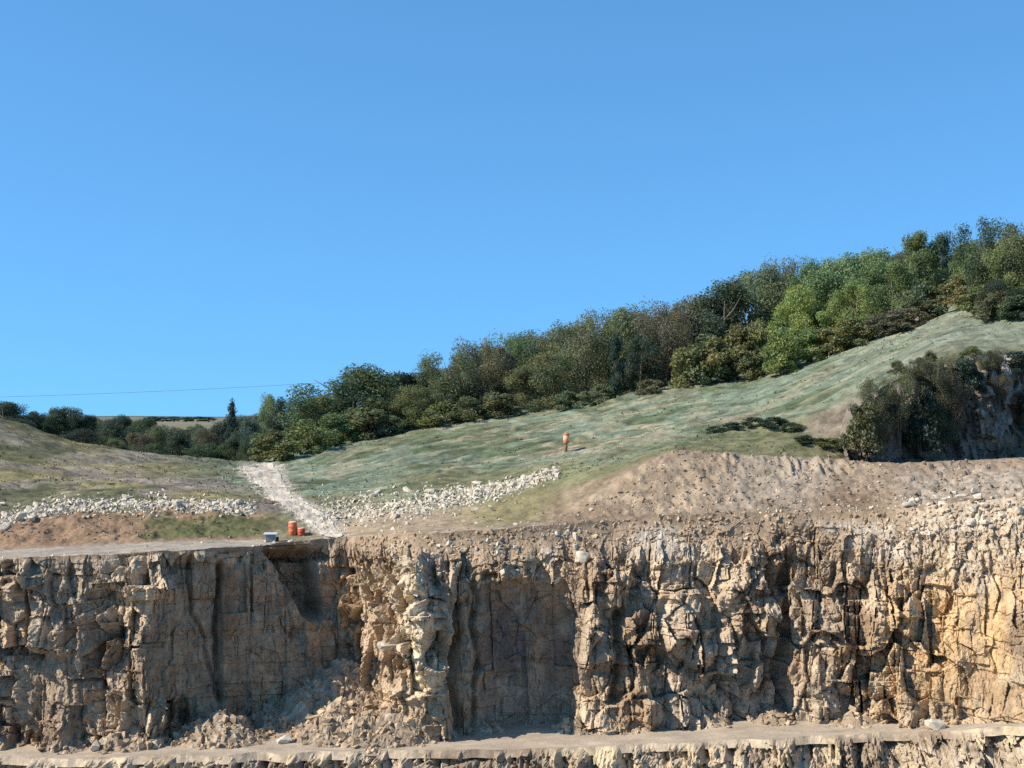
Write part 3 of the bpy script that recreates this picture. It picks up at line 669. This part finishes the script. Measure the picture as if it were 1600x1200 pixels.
def plant(px, base, topy, wpx_, Y, style, colr, label, group='trees of the hilltop wood', cat=None, z=None, name=None):
    """one tree or shrub: foot on the ground at distance Y, from row base to row topy"""
    k = _k[0]; _k[0] += 1
    rg = random.Random(900 + k)
    x = (px - 800) / F * Y
    zb_ = (YH - base) / F * Y if z is None else z
    if group == W4: wpx_ *= 0.8
    H = (base - topy) / F * Y
    W = wpx_ / F * Y * (1.62 if style in ('tall', 'spray') else 1.42)
    root = link(name or KIND[style], None)
    root.location = (x, Y, zb_); root.rotation_euler = (0, 0, rg.uniform(0, 6.28))
    cm, tm = proto(style, k % 4)
    c = link('crown', cm, root); t = link('trunk', tm, root)
    for o in (c, t): o.scale = (W, W, H * 1.02)
    f = 1 + rg.uniform(-0.1, 0.1)
    gain = 1.55 if group == W4 else 1.9
    c.color = (*[min(1, gain * v_ * f * (1 + rg.uniform(-.06, .06))) for v_ in PAL[colr]], 1)
    tag(root, label, cat or ('shrub' if style == 'shrub' else 'tree'), group)
    return root
W1 = 'trees of the hilltop wood'; W2 = 'trees beyond the left slope'; W3 = 'scrub along the edge of the wood'; W4 = 'shrubs over the rock outcrop'
# the wood, from its left end to the right edge of the picture
for a in [
 (545, 697, 566, 166, 186, 'dome', 'dark2', 'broad rounded dark green tree at the left end of the hilltop wood'),
 (498, 700, 612, 70, 183, 'dome', 'olive', 'low olive tree leaning out left of the broad rounded tree'),
 (622, 680, 576, 110, 204, 'dome', 'deep', 'dark low-domed tree behind the broad rounded tree and the bright bush'),
 (672, 675, 568, 60, 206, 'tall', 'dark', 'dark narrow crown rising behind the small bright bushy tree'),
 (646, 674, 600, 78, 182, 'dome', 'olive', 'small bright olive bushy tree beside the broad rounded tree'),
 (705, 664, 548, 86, 183, 'spray', 'grey', 'grey-green thin-branched tree right of the small bushy tree'),
 (745, 658, 527, 84, 184, 'spray', 'brown', 'brownish feathery tree with upright sprays, third along the wood edge'),
 (775, 652, 535, 70, 190, 'tall', 'purple', 'dull brown-purple tree between the feathery tree and the dense olive one'),
 (800, 648, 518, 76, 196, 'spray', 'green', 'tall wispy green tree rising behind the dense olive bush tree'),
 (848, 645, 545, 92, 180, 'dome', 'olive', 'dense olive bush-like tree with a dark hollow on its right'),
 (845, 640, 514, 80, 200, 'spray', 'grey', 'grey-green tree whose top shows above the dense olive bush tree'),
 (905, 636, 492, 92, 186, 'spray', 'grey', 'tall grey-olive tree with a pale forked trunk showing'),
 (940, 630, 482, 80, 194, 'spray', 'brown', 'tall brownish tree just right of the pale forked trunk'),
 (962, 628, 520, 30, 177, 'column', 'deep', 'dark ivy-clad trunk standing at the edge of the deep gap'),
 (985, 622, 474, 90, 190, 'tall', 'grey', 'tall grey-green tree above the dark gap in the wood'),
 (1000, 620, 520, 60, 182, 'dome', 'deep', 'nearly black shaded tree filling the gap in the wood'),
 (1038, 612, 468, 84, 186, 'spray', 'purple', 'tall bare-looking purplish tree at the right of the dark gap'),
 (1085, 606, 462, 80, 196, 'spray', 'brown', 'brown thinning tree left of the dark green dome'),
 (1130, 600, 430, 110, 194, 'dome', 'dark', 'dark green domed tree at the steepest step of the skyline'),
 (1190, 590, 408, 110, 198, 'dome', 'grey', 'large grey-green domed tree left of the light green ones'),
 (1228, 580, 400, 70, 204, 'spray', 'brown', 'thin brown-topped tree behind the large grey-green dome'),
 (1262, 572, 398, 60, 184, 'tall', 'green', 'upright green tree at the left of the light green group'),
 (1255, 575, 440, 84, 178, 'tall', 'lime', 'light green leafy tree above the bright green bush'),
 (1312, 556, 390, 100, 182, 'dome', 'pale', 'wide light green tree in the middle of the light green group'),
 (1362, 542, 382, 84, 182, 'tall', 'pale', 'light green tree next left of the tall twin-topped tree'),
 (1335, 548, 430, 70, 174, 'tall', 'lime', 'yellow-green lower tree in front of the wide light green tree'),
 (1400, 530, 400, 70, 176, 'dome', 'green', 'mid green rounded tree below the tall twin-topped tree'),
 (1432, 516, 354, 82, 184, 'tall', 'green', 'tall twin-topped tree left of the gap in the skyline'),
 (1474, 500, 358, 56, 186, 'tall', 'dark', 'dark-sided tree at the left edge of the skyline gap'),
 (1536, 498, 337, 86, 168, 'spray', 'dark', 'tall dark tree standing right of the skyline gap'),
 (1520, 496, 372, 60, 170, 'tall', 'green', 'lower green tree tucked beside the tall dark one'),
 (1580, 500, 362, 80, 166, 'dome', 'yellow', 'yellowish-green tree at the right end of the wood'),
 (1600, 505, 348, 90, 172, 'spray', 'grey', 'grey-brown tall tree cut by the right edge of the picture'),
 (1572, 502, 430, 70, 160, 'dome', 'deep', 'dark low tree at the foot of the yellowish-green one'),
 (1640, 505, 360, 100, 170, 'dome', 'green', 'green tree beyond the grey-brown one at the right edge')]:
    a = list(a)
    if a[0] > 1525: a[4] = nearest(a[0], a[1])[1] + 1 + (a[4] - 155) * 0.3
    plant(*a)
# hidden middle of the wood: crowns glimpsed between the front trees
for i, px in enumerate(range(560, 1700, 44)):
    b_ = float(np.interp(px, cpx, rpy[:, 6])); tp = float(np.interp(px, [480, 580, 680, 760, 880, 1030, 1080, 1180, 1340, 1430, 1500, 1520, 1700], [620, 585, 580, 540, 502, 482, 478, 424, 400, 372, 410, 372, 366]))
    plant(px + 9 * math.sin(i * 2.1), b_ + 4, tp + 5 * math.sin(i * 1.7), 92, 212 + 6 * math.sin(i), 'dome' if i % 2 else 'tall', ('dark', 'grey', 'blue', 'brown')[i % 4], 'dim tree in the rear of the hilltop wood showing only between front crowns', 'rear trees of the hilltop wood')
# scrub along the foot of the wood
for a in [
 (470, 712, 650, 70, 172, 'olive', 'olive bush at the left foot of the broad rounded tree'),
 (430, 722, 668, 64, 170, 'olive', 'dull bush just above the head of the gravel path'),
 (520, 697, 640, 64, 178, 'green', 'green bush under the left side of the broad rounded tree'),
 (575, 688, 630, 74, 178, 'brown', 'brownish bush under the right side of the broad rounded tree'),
 (610, 680, 645, 40, 177, 'grey', 'small grey bush between the rounded tree and the bright bushy tree'),
 (690, 667, 625, 60, 177, 'olive', 'low olive bush beneath the grey-green thin-branched tree'),
 (730, 660, 615, 54, 177, 'brown', 'low brown bush beneath the feathery tree'),
 (780, 652, 608, 54, 177, 'brown', 'drab brown bush left of the dense olive tree'),
 (885, 640, 608, 40, 176, 'grey', 'small grey bush right of the dense olive tree'),
 (935, 630, 598, 44, 175, 'grey', 'small pale bush at the foot of the pale forked trunk'),
 (1015, 618, 590, 36, 174, 'brown', 'tiny brown bush under the dark gap in the wood'),
 (1075, 606, 535, 56, 173, 'rust', 'rusty olive bush leading the orange-tinged row, leftmost of it'),
 (1110, 600, 515, 76, 174, 'olive', 'large olive bush in the orange-tinged row below the dark dome'),
 (1150, 595, 500, 70, 175, 'rust', 'tall orange-tinged bush in the middle of its row'),
 (1185, 588, 490, 60, 176, 'olive', 'olive bush at the right end of the orange-tinged row'),
 (1170, 592, 548, 56, 170, 'brown', 'low brown bush in front of the orange-tinged row'),
 (1218, 585, 505, 46, 170, 'lime', 'bright light green bush standing against the slope'),
 (1222, 585, 548, 40, 167, 'yellow', 'yellow-green low bush at the foot of the bright one'),
 (1265, 566, 508, 60, 169, 'green', 'mid green bush right of the bright light green bush'),
 (1300, 556, 505, 56, 167, 'rust', 'rusty bush below the wide light green tree'),
 (1335, 545, 490, 60, 166, 'rust', 'rust-brown bush beside the grass in the row below the light green trees'),
 (1375, 530, 488, 56, 165, 'purple', 'purplish-brown bush below the mid green rounded tree'),
 (1415, 516, 478, 56, 164, 'purple', 'dull purplish scrub bush near the top of the grass slope'),
 (1450, 500, 462, 52, 163, 'brown', 'brown scrub bush under the dark-sided tree'),
 (1440, 496, 440, 60, 172, 'grey', 'grey-green bush under the tall twin-topped tree'),
 (1500, 484, 425, 54, 162, 'rust', 'golden-brown bush below the skyline gap'),
 (1535, 492, 440, 54, 160, 'olive', 'olive bush at the foot of the tall dark tree'),
 (1560, 500, 452, 52, 156, 'brown', 'brown-green bush beside the pale stones at the head of the slope'),
 (1600, 502, 455, 60, 155, 'dark', 'dark bush against the right edge at the head of the slope')]:
    px, b_, tp, w_, Y, c_, lab = a
    x, y, z = nearest(px, b_ - 1)
    plant(px, b_, tp, w_, min(Y, max(y, Y - 12)), 'shrub', c_, lab, W3)
# beyond the left slope
for a in [
 (10, 672, 624, 80, 196, 'dome', 'blue', 'leftmost tree on the skyline above the left slope'),
 (52, 680, 640, 46, 200, 'dome', 'deep', 'low dark tree in the dip between the two left skyline trees'),
 (80, 690, 634, 50, 204, 'dome', 'dark', 'dark green tree just left of the pale domed one'),
 (106, 695, 631, 58, 205, 'dome', 'blue', 'pale-topped domed tree above the left slope'),
 (138, 700, 645, 40, 206, 'dome', 'deep', 'dark tree on the right shoulder of the pale-topped dome'),
 (30, 680, 652, 60, 182, 'dome', 'deep', 'dark hedge-like tree hugging the crest of the left slope'),
 (120, 706, 668, 70, 186, 'dome', 'deep', 'dark low tree below the pale-topped dome'),
 (160, 706, 654, 44, 250, 'dome', 'blue', 'small bluish tree at the left end of the far field'),
 (190, 710, 646, 62, 240, 'dome', 'deep', 'dark rounded tree hiding the left of the far field'),
 (222, 712, 652, 46, 236, 'dome', 'dark', 'dark tree right of the rounded one at the far field'),
 (160, 712, 680, 44, 192, 'dome', 'dark', 'small bush-sized tree low on the crest, left of the grey one'),
 (182, 716, 682, 34, 190, 'dome', 'grey', 'small greyish tree on the crest of the left slope'),
 (215, 722, 672, 50, 200, 'dome', 'purple', 'dull purplish tree in the dark hollow'),
 (250, 724, 662, 52, 208, 'dome', 'grey', 'greyish tree in front of the far field'),
 (285, 726, 672, 54, 204, 'dome', 'deep', 'very dark tree in the middle of the dark hollow'),
 (240, 726, 690, 46, 190, 'dome', 'dark', 'low dark green tree close behind the slope crest'),
 (318, 728, 664, 44, 212, 'dome', 'purple', 'brownish tree left of the pointed conifer'),
 (320, 728, 690, 60, 188, 'dome', 'dark', 'low wide tree under the brownish one by the conifer'),
 (362, 726, 628, 42, 216, 'conifer', 'deep', 'pointed dark conifer standing above the dark hollow'),
 (385, 726, 648, 44, 214, 'dome', 'blue', 'bluish tree right of the pointed conifer'),
 (418, 724, 610, 42, 222, 'tall', 'pale', 'thin pale-leaved tree right of the conifer'),
 (446, 722, 616, 50, 214, 'dome', 'deep', 'dark round tree beside the thin pale-leaved one'),
 (372, 728, 680, 56, 186, 'dome', 'dark', 'low dark tree near the head of the path on its left'),
 (405, 728, 672, 52, 184, 'dome', 'dark', 'low dark-olive tree at the head of the path')]:
    px, b_, tp, w_, Y, st, c_, lab = a
    plant(px, b_ + 12, tp, w_, Y, st, c_, lab, W2)
for i, px in enumerate(range(-10, 480, 15)):
    tp = float(np.interp(px, [0, 50, 110, 130, 200, 235, 250, 330, 360, 420, 480], [634, 646, 644, 650, 648, 652, 664, 664, 650, 640, 640])) + 4 * math.sin(i * 2.3)
    plant(px, 730, tp, 46, 262 + 8 * math.sin(i), 'dome', ('deep', 'dark', 'blue', 'purple')[i % 4], 'dim tree deep in the hollow behind the left slope, half hidden by nearer crowns', 'rear trees in the hollow')
# far field hedge
for i, px in enumerate((236, 254, 272, 291, 308, 326)):
    plant(px, 659, 650 + (i % 2), 24, 640, 'far', 'deep', 'small dark clump in the hedge across the far field', 'hedge trees across the far field')
# low shrubs on the slope above the spoil, tufts and bushes on the outcrop
for a in [
 (1118, 678, 664, 26, 'dark', 'small dark low shrub, leftmost of those on the slope above the spoil'), (1146, 675, 660, 34, 'deep', 'low dark spreading shrub beside the leftmost one above the spoil'),
 (1176, 671, 655, 36, 'dark', 'low dark shrub in the middle of the row above the spoil'), (1208, 668, 651, 38, 'deep', 'largest dark shrub in the row above the spoil'),
 (1238, 672, 656, 30, 'dark', 'dark shrub at the right end of the row above the spoil'), (1262, 692, 680, 40, 'dark', 'flat dark green shrub at the edge of the spoil top'),
 (1300, 700, 684, 44, 'olive', 'olive shrub on the spoil top left of the outcrop')]:
    px, b_, tp, w_, c_, lab = a
    x, y, z = nearest(px, b_)
    plant(px, b_ + 2, tp, w_, y, 'shrub', c_, lab, 'low shrubs on the slope above the spoil', z=z - 0.1)
for a in [
 (1345, 706, 618, 62, 115.5, 'olive', 'bright-edged olive bush at the left foot of the outcrop'), (1372, 716, 640, 60, 115.5, 'brown', 'drab bush low on the outcrop beside the olive one'),
 (1372, 670, 588, 60, 117.5, 'brown', 'drab bush at the left shoulder of the outcrop'), (1405, 690, 578, 60, 118, 'brown', 'brown twiggy bush climbing the left of the outcrop'),
 (1440, 705, 600, 64, 116.6, 'deep', 'dark bush in the deep cleft of the outcrop'), (1462, 660, 556, 70, 118.5, 'brown', 'large brownish bush hanging over the middle of the outcrop'),
 (1484, 690, 580, 60, 117.0, 'purple', 'large drab bush draped down the middle of the outcrop'), (1505, 625, 552, 60, 119.5, 'deep', 'dark bush under the lip of the outcrop'),
 (1480, 702, 630, 60, 116.4, 'grey', 'grey twiggy bush near the foot of the outcrop'), (1545, 585, 545, 60, 120, 'brown', 'brown bush on the lip above the pale rock'),
 (1606, 650, 604, 36, 117.0, 'deep', 'dark bush hanging on the rock by the right edge'), (1562, 630, 585, 40, 117.3, 'brown', 'small brown bush growing out of the pale rock'),
 (1590, 585, 545, 56, 121, 'deep', 'dark bush over the rock top at the right edge'), (1425, 600, 560, 60, 121, 'brown', 'brown bush along the upper left lip of the outcrop')]:
    px, b_, tp, w_, Y, c_, lab = a
    Y = float(np.interp(px, ox, oY0)) - 0.2 + max(0, 715 - b_) / 150 * 2.8
    plant(px, b_, tp, w_, Y, 'spray' if c_ in ('brown', 'grey', 'purple') else 'shrub', c_, lab, W4, cat='shrub', name='shrub')
for a in [(1450, 572, 546, 34, 126, 'olive', 'small olive bush on the grass above the outcrop'), (1520, 562, 538, 44, 129, 'olive', 'yellowish bush on the grass over the pale rock'), (1400, 582, 562, 26, 127, 'grey', 'greyish tuft of a bush at the top left of the outcrop')]:
    px, b_, tp, w_, Y, c_, lab = a
    plant(px, b_ + 3, tp, w_, Y, 'shrub', c_, lab, W4)

# grass: tufts all over the slopes, too many to count
rng = np.random.default_rng(5)
n = 15000
gi = rng.integers(0, len(hpx), n); lo = int(np.searchsorted(tt, 1.1)); hi = int(np.searchsorted(tt, 5.15))
gj = rng.integers(lo, hi, n)
t_g = tt[gj]; p_g = hpx[gi]
keep = ((t_g > 2.75) & ~((p_g > 1320) & (t_g < 3.5)) & ~((p_g > 1230) & (t_g < 3.8) & (rng.random(n) < .8)))
keep |= (t_g > 1.15) & (t_g < 2.0) & (p_g > 230) & (p_g < 425) & (rng.random(n) < .7)
keep |= (t_g > 0.9) & (t_g < 2.1) & (p_g > 690) & (p_g < 860) & (rng.random(n) < .35)
inpath = (p_g > np.interp(HPY[gi, gj], rows, pl) - 8) & (p_g < np.interp(HPY[gi, gj], rows, pr) + 8) & (HPY[gi, gj] > 722)
keep &= ~inpath & (n2[gi, gj] + 0.6 * n3[gi, gj] + 0.35 * rng.random(n) > 0.16)
gi, gj = gi[keep], gj[keep]; n = len(gi)
base = HV[gi, gj] + rng.normal(0, 1, (n, 3)) * (0.15, 0.15, 0)
bl = 3
base = np.repeat(base, bl, 0); tcol = np.repeat(hc[gi, gj], bl, 0); m = len(base)
hgt = rng.uniform(0.05, 0.2, (m, 1)) * np.repeat(np.where(rng.random((n, 1)) < 0.12, 1.6, 1.0), bl, 0); wd = rng.uniform(0.05, 0.14, (m, 1))
an = rng.uniform(0, 6.28, m); ax = np.stack([np.cos(an), np.sin(an), 0 * an], 1)
off = ax * rng.uniform(0, 0.22, (m, 1)); lean = rng.normal(0, 0.5, (m, 3)) * (1, 1, 0)
perp = np.stack([-np.sin(an), np.cos(an), 0 * an], 1)
p0 = base + off - np.array((0, 0, 0.04))
GV = np.stack([p0 - perp * wd, p0 + perp * wd, p0 + (lean + np.array((0, 0, 1))) * hgt], 1).reshape(-1, 3)
gcol = np.repeat(np.clip(tcol * rng.uniform(0.9, 1.55, (m, 1)), 0, 0.6), 3, 0)
gme = raw_mesh('grass', GV, np.arange(3 * m).reshape(-1, 3), M_hill, gcol)
tag(link('grass', gme), 'thin rough grass growing over the slopes', 'grass', kind='stuff')

# ------------------------------------------------------------------ boulders
def hull(rng, n):
    import bmesh
    bm = bmesh.new()
    p = rng.uniform(-1, 1, (n, 3)); p = p / np.maximum(np.abs(p).max(1, keepdims=True), 0.62) * rng.uniform(0.8, 1, (n, 1))
    for q_ in p * rng.uniform(0.55, 1.15, 3): bm.verts.new(q_)
    r_ = bmesh.ops.convex_hull(bm, input=bm.verts[:])
    bmesh.ops.delete(bm, geom=list({g_ for g_ in r_['geom_interior'] + r_['geom_unused'] if isinstance(g_, bmesh.types.BMVert)}), context='VERTS')
    bmesh.ops.triangulate(bm, faces=bm.faces[:])
    bm.verts.index_update()
    V = np.array([v_.co[:] for v_ in bm.verts]); Fc = np.array([[v_.index for v_ in f_.verts] for f_ in bm.faces]); bm.free()
    return V, Fc
def rock_mesh(seed):
    V, Fc = hull(np.random.default_rng(seed), 26)
    return raw_mesh('boulder', V, Fc, M_stone)
ROCKS = [rock_mesh(50 + i) for i in range(9)]
rg = random.Random(77)
def boulder(x, y, z, s_, label, group=None, squash=0.6):
    o = link('boulder', rg.choice(ROCKS))
    o.location = (x, y, z + s_ * 0.3); o.scale = (s_ * rg.uniform(.75, 1.25), s_ * rg.uniform(.75, 1.2), s_ * squash * rg.uniform(.75, 1.2))
    o.rotation_euler = (rg.uniform(-.5, .5), rg.uniform(-.5, .5), rg.uniform(0, 6.28))
    tag(o, label, 'boulder', group); return o
for i in range(105):
    px = rg.uniform(-12, 385) if i % 4 else rg.uniform(-10, 60)
    c_ = np.interp(px, [0, 40, 75, 130, 250, 390], [812, 806, 796, 789, 785, 792]); w_ = np.interp(px, [0, 60, 130, 380], [15, 10, 6, 7])
    x, y, z = nearest(px, c_ + rg.gauss(0, w_ * 0.6))
    boulder(x, y, z, rg.choice((.11, .14, .17, .2, .25, .32, .44)) * (1.15 if px < 60 else 1), 'pale limestone boulder in the row along the foot of the left slope', 'boulders along the foot of the left slope')
for i in range(135):
    px = rg.triangular(530, 875, 720)
    c_ = np.interp(px, [520, 640, 740, 800, 875], [792, 783, 769, 757, 737]); w_ = np.interp(px, [520, 640, 760, 875], [12, 15, 9, 4])
    x, y, z = nearest(px, c_ + rg.gauss(0, w_ * 0.7))
    boulder(x, y, z, rg.choice((.11, .14, .17, .2, .25, .32, .44)), 'pale limestone boulder in the bank right of the gravel path', 'boulders in the bank right of the path')
for i in range(48):
    px = rg.uniform(1400, 1612); py = 762 + rg.uniform(-6, 60) + (1600 - px) * 0.12
    e_ = np.interp(px, hpx, HPY[:, 0])
    x, y, z = nearest(px, py) if py < e_ - 3 else P[int(np.argmin(np.abs(CPY[:, int(np.argmin(np.abs(gx - px)))] - py))), int(np.argmin(np.abs(gx - px)))]
    boulder(x, y, z, rg.choice((.16, .2, .26, .34, .42)), 'pale stone in the rubble at the right end of the cliff edge', 'stones in the rubble at the right')
# rubble and small stones: too many to count
def rubble(name, pts, sizes, label, mat=None):
    rng = np.random.default_rng(len(pts)); hs_ = [hull(rng, 10) for _ in range(12)]
    VV = []; FF = []; b = 0
    for (p, s_) in zip(pts, sizes):
        V0, F0 = hs_[rng.integers(12)]
        e = Euler(tuple(rng.uniform(-.7, .7, 2)) + (rng.uniform(0, 6.28),)).to_matrix()
        V = (V0 * s_ * rng.uniform(0.6, 1.3, 3)) @ np.array(e).T + np.asarray(p)
        VV.append(V); FF.append(F0 + b); b += len(V)
    o = link(name, raw_mesh(name, np.concatenate(VV), np.concatenate(FF), mat or M_stone2)); tag(o, label, 'rubble', kind='stuff'); return o
M_stone2 = plain_mat('tan_stone', (0.40, 0.295, 0.185), 0.9, 0.5, 0.9, 0.1)
pts = []; sz = []
rng = np.random.default_rng(8)
for i in range(8500):
    z_ = i % 3 if i < 2000 else i % 2
    if z_ == 0:
        px = rng.uniform(-20, 400); py = np.interp(px, [0, 40, 75, 130, 250, 390], [812, 806, 796, 790, 786, 793]) + rng.normal(1, 6)
    elif z_ == 1:
        px = rng.uniform(500, 875); py = np.interp(px, [520, 640, 740, 800, 875], [800, 792, 775, 760, 738]) + rng.normal(0, np.interp(px, [500, 640, 875], [13, 11, 4]))
    else:
        px = rng.uniform(-20, 1620); py = np.interp(px, hpx, HPY[:, 0]) - abs(rng.normal(0, 10)) - 2
        if px < 400 and rng.random() < 0.6: continue
        if 505 < px < 536: continue
    pts.append(nearest(px, py)); sz.append((0.04 + 0.24 * rng.random() ** 2.2) * (0.7 if z_ == 2 else 1))
for i in range(1100):
    r = rng.uniform(727, 838); e_ = np.interp(r, rows, pl) if rng.random() < .5 else np.interp(r, rows, pr)
    if i % 3 == 0: e_ = rng.uniform(np.interp(r, rows, pl), np.interp(r, rows, pr))
    pts.append(nearest(e_ + rng.normal(0, 6), r)); sz.append(0.04 + 0.12 * rng.random() ** 2)
for i in range(800):
    px = rng.uniform(900, 1620); py = rng.uniform(712, 800)
    if px < 1040 and py < 800 - (px - 900) * 0.62: continue
    pts.append(nearest(px, py)); sz.append(0.035 + 0.12 * rng.random() ** 3)
rubble('rubble', pts, sz, 'small loose stones scattered along the cliff edge and between the boulders', M_stone)
pts = []; sz = []
ny, nx = SX.shape
for i in range(16000):
    a_, b_ = rng.integers(0, ny), rng.integers(0, nx)
    if SZ[a_, b_] > -0.25: pts.append((SX[a_, b_], SY[a_, b_], SZ[a_, b_] + zb2[a_, b_])); sz.append(0.06 + 0.34 * rng.random() ** 3)
for i in range(6000):
    a_, b_ = rng.integers(int(NV * 0.66), NV - 2), rng.integers(0, len(gx))
    if gx[b_] < 560 or (gx[b_] < 1360 and a_ < NV * 0.76): continue
    pts.append(tuple(P[a_, b_])); sz.append(rng.uniform(0.05, 0.2))
rubble('broken_stone', pts, sz, 'broken stone lying over the scree and the top of the quarry face')
pts = []; sz = []
for i in range(3600):
    if i % 3: px = rng.uniform(880, 1620); py = rng.uniform(706, 805)
    else: px = rng.uniform(-20, 420); py = rng.uniform(792, 850)
    if 880 < px < 1040 and py < 800 - (px - 900) * 0.62: continue
    if px < 420 and (py > 846 - px * 0.02 or (px > 230 and py < 838)): continue
    pts.append(nearest(px, py)); sz.append(0.04 + 0.17 * rng.random() ** 3)
rubble('clods', pts, sz, 'crumbled clods of brown earth on the bare banks', plain_mat('brown_clods', (0.30, 0.215, 0.14), 0.95, 0.4, 0.7, 0.05))
pts = []; sz = []
for i in range(2600):
    a_, b_ = int(NV * rng.uniform(0.74, 0.97)), rng.integers(0, len(gx))
    if not (590 < gx[b_] < 900 or (1050 < gx[b_] < 1140) or gx[b_] > 1380) or rng.random() > 0.4 + 1.2 * float(vn(gx[b_] * 0.03, a_ * 0.06, 851)): continue
    pts.append(tuple(P[a_, b_] + np.array((0, -0.05, 0)))); sz.append(0.05 + 0.26 * rng.random() ** 2.5)
rubble('pale_rubble', pts, sz, 'pale broken limestone spilling over the top of the quarry face', M_stone)
# single blocks that stand out
def face_pt(px, py):
    j = int(np.argmin(np.abs(gx - px))); i = int(np.argmin(np.abs(CPY[:, j] - py))); return P[i, j]
for px, py, s_, lab in [(908, 874, .5, 'large pale angular block perched near the top of the quarry face'), (1462, 1118, .72, 'squarish cream block standing at the foot of the ochre rock at the right'),
                        (445, 1140, .55, 'pale block lying at the foot of the scree on the bench'), (610, 1010, .5, 'pale leaning block caught on the sunlit corner of the face'),
                        (150, 1148, .45, 'yellowish block at the foot of the face near the left edge'), (1422, 712, .5, 'round tan boulder at the foot of the dark outcrop')]:
    if py < 800: x, y, z = nearest(px, 722); z += 0.2
    elif py > 1100:
        zb_ = float(np.interp(px, gx, ZB)); y = min(F * -zb_ / (py + 22 - YH), float(np.interp(px, gx, Y0)) - 0.8); x = (px - 800) / F * y; z = zb_ + 0.1
    else: x, y, z = face_pt(px, py); y -= 0.3
    boulder(x, y, z, s_, lab, None, 0.95)

# ------------------------------------------------------------------ small man-made things
def lathe(name, prof, mat, parent, n=20, smooth=True):
    V = []; Fc = []
    for (r, z) in prof:
        for k in range(n): V.append((r * math.cos(2 * math.pi * k / n), r * math.sin(2 * math.pi * k / n), z))
    for i in range(len(prof) - 1):
        for k in range(n): Fc.append((i * n + k, i * n + (k + 1) % n, (i + 1) * n + (k + 1) % n, (i + 1) * n + k))
    Fc.append(tuple(range(n))[::-1]); Fc.append(tuple((len(prof) - 1) * n + k for k in range(n)))
    o = link(name, poly_mesh(name, V, Fc, mat, smooth), parent); return o
def rbox(name, sx_, sy_, sz_, z0, mat, parent, bev=0.03, loc=(0, 0)):
    import bmesh
    bm = bmesh.new(); bmesh.ops.create_cube(bm, size=1)
    for v_ in bm.verts: v_.co = Vector((v_.co.x * sx_ + loc[0], v_.co.y * sy_ + loc[1], (v_.co.z + .5) * sz_ + z0))
    bmesh.ops.bevel(bm, geom=bm.edges[:], offset=bev, segments=2, affect='EDGES')
    me = bpy.data.meshes.new(name); bm.to_mesh(me); bm.free(); me.materials.append(mat)
    return link(name, me, parent)
x, y, z = nearest(884, 705)
mp = link('marker_post', None); mp.location = (x, y, z - 0.05); mp.rotation_euler = (0, R(2), R(20))
tag(mp, 'orange-topped marker post standing alone on the grassy slope', 'marker post')
lathe('post', [(0.16, -0.2), (0.15, 0.5), (0.14, 0.95)], M_wood, mp, 10)
lathe('marker_head', [(0.18, 0.85), (0.26, 0.88), (0.28, 1.0), (0.28, 1.75), (0.24, 1.88), (0.10, 1.95)], M_orange, mp)
lathe('reflective_band', [(0.282, 1.15), (0.292, 1.16), (0.292, 1.62), (0.282, 1.63)], M_pink, mp)
def drum(px, py, h, r, mat, lab, dy=0):
    x, y, z = nearest(px, py); e = link('plastic_drum', None); e.location = (x, y + dy, z - 0.05); e.rotation_euler = (R(4), R(-3), 0.4)
    tag(e, lab, 'drum')
    lathe('drum_body', [(r * .9, 0), (r, .04), (r, h * .3), (r * 1.05, h * .33), (r, h * .36), (r, h * .63), (r * 1.05, h * .66), (r, h * .69), (r, h * .96), (r * .9, h)], mat, e)
    lathe('drum_lid', [(r * .94, h + .004), (r * .94, h + .05), (r * .8, h + .08), (r * .2, h + .085)], M_pink, e)  # lid coloured pink for the sun on its top
drum(458, 836, 0.98, .34, M_orange, 'bright orange drum at the quarry edge beside the path, taller and with a sunlit lid')
drum(471, 836, 0.62, .30, M_red, 'lower dark red drum standing against the bright orange one')
x, y, z = nearest(424, 846)
bxo = link('equipment_box', None); bxo.location = (x, y - .3, z); bxo.rotation_euler = (0, 0, R(8))
tag(bxo, 'grey box with an overhanging white lid at the quarry edge left of the orange drums', 'equipment box')
rbox('box_body', .74, .6, .55, 0, M_grey, bxo); rbox('lid', 1.06, .8, .13, .553, M_white, bxo, .04); rbox('side_tank', .22, .3, .32, .05, M_dark, bxo, .03, (.5, .05))
# overhead cable crossing the gap at the left, seen against the sky
pts = []
for i in range(41):
    s_ = i / 40.0; px = -160 + 760 * s_; yy = 300 + 0 * s_
    py = 624 - 32 * s_ + 9 * 4 * s_ * (1 - s_) * 0.5
    pts.append(((px - 800) / F * yy, yy, (YH - py) / F * yy))
V, Fc = tube(pts, [0.04] * 41, 6)
tag(link('overhead_cable', poly_mesh('overhead_cable', V, Fc, M_wire, True)), 'thin overhead cable crossing the sky above the left slope', 'cable')
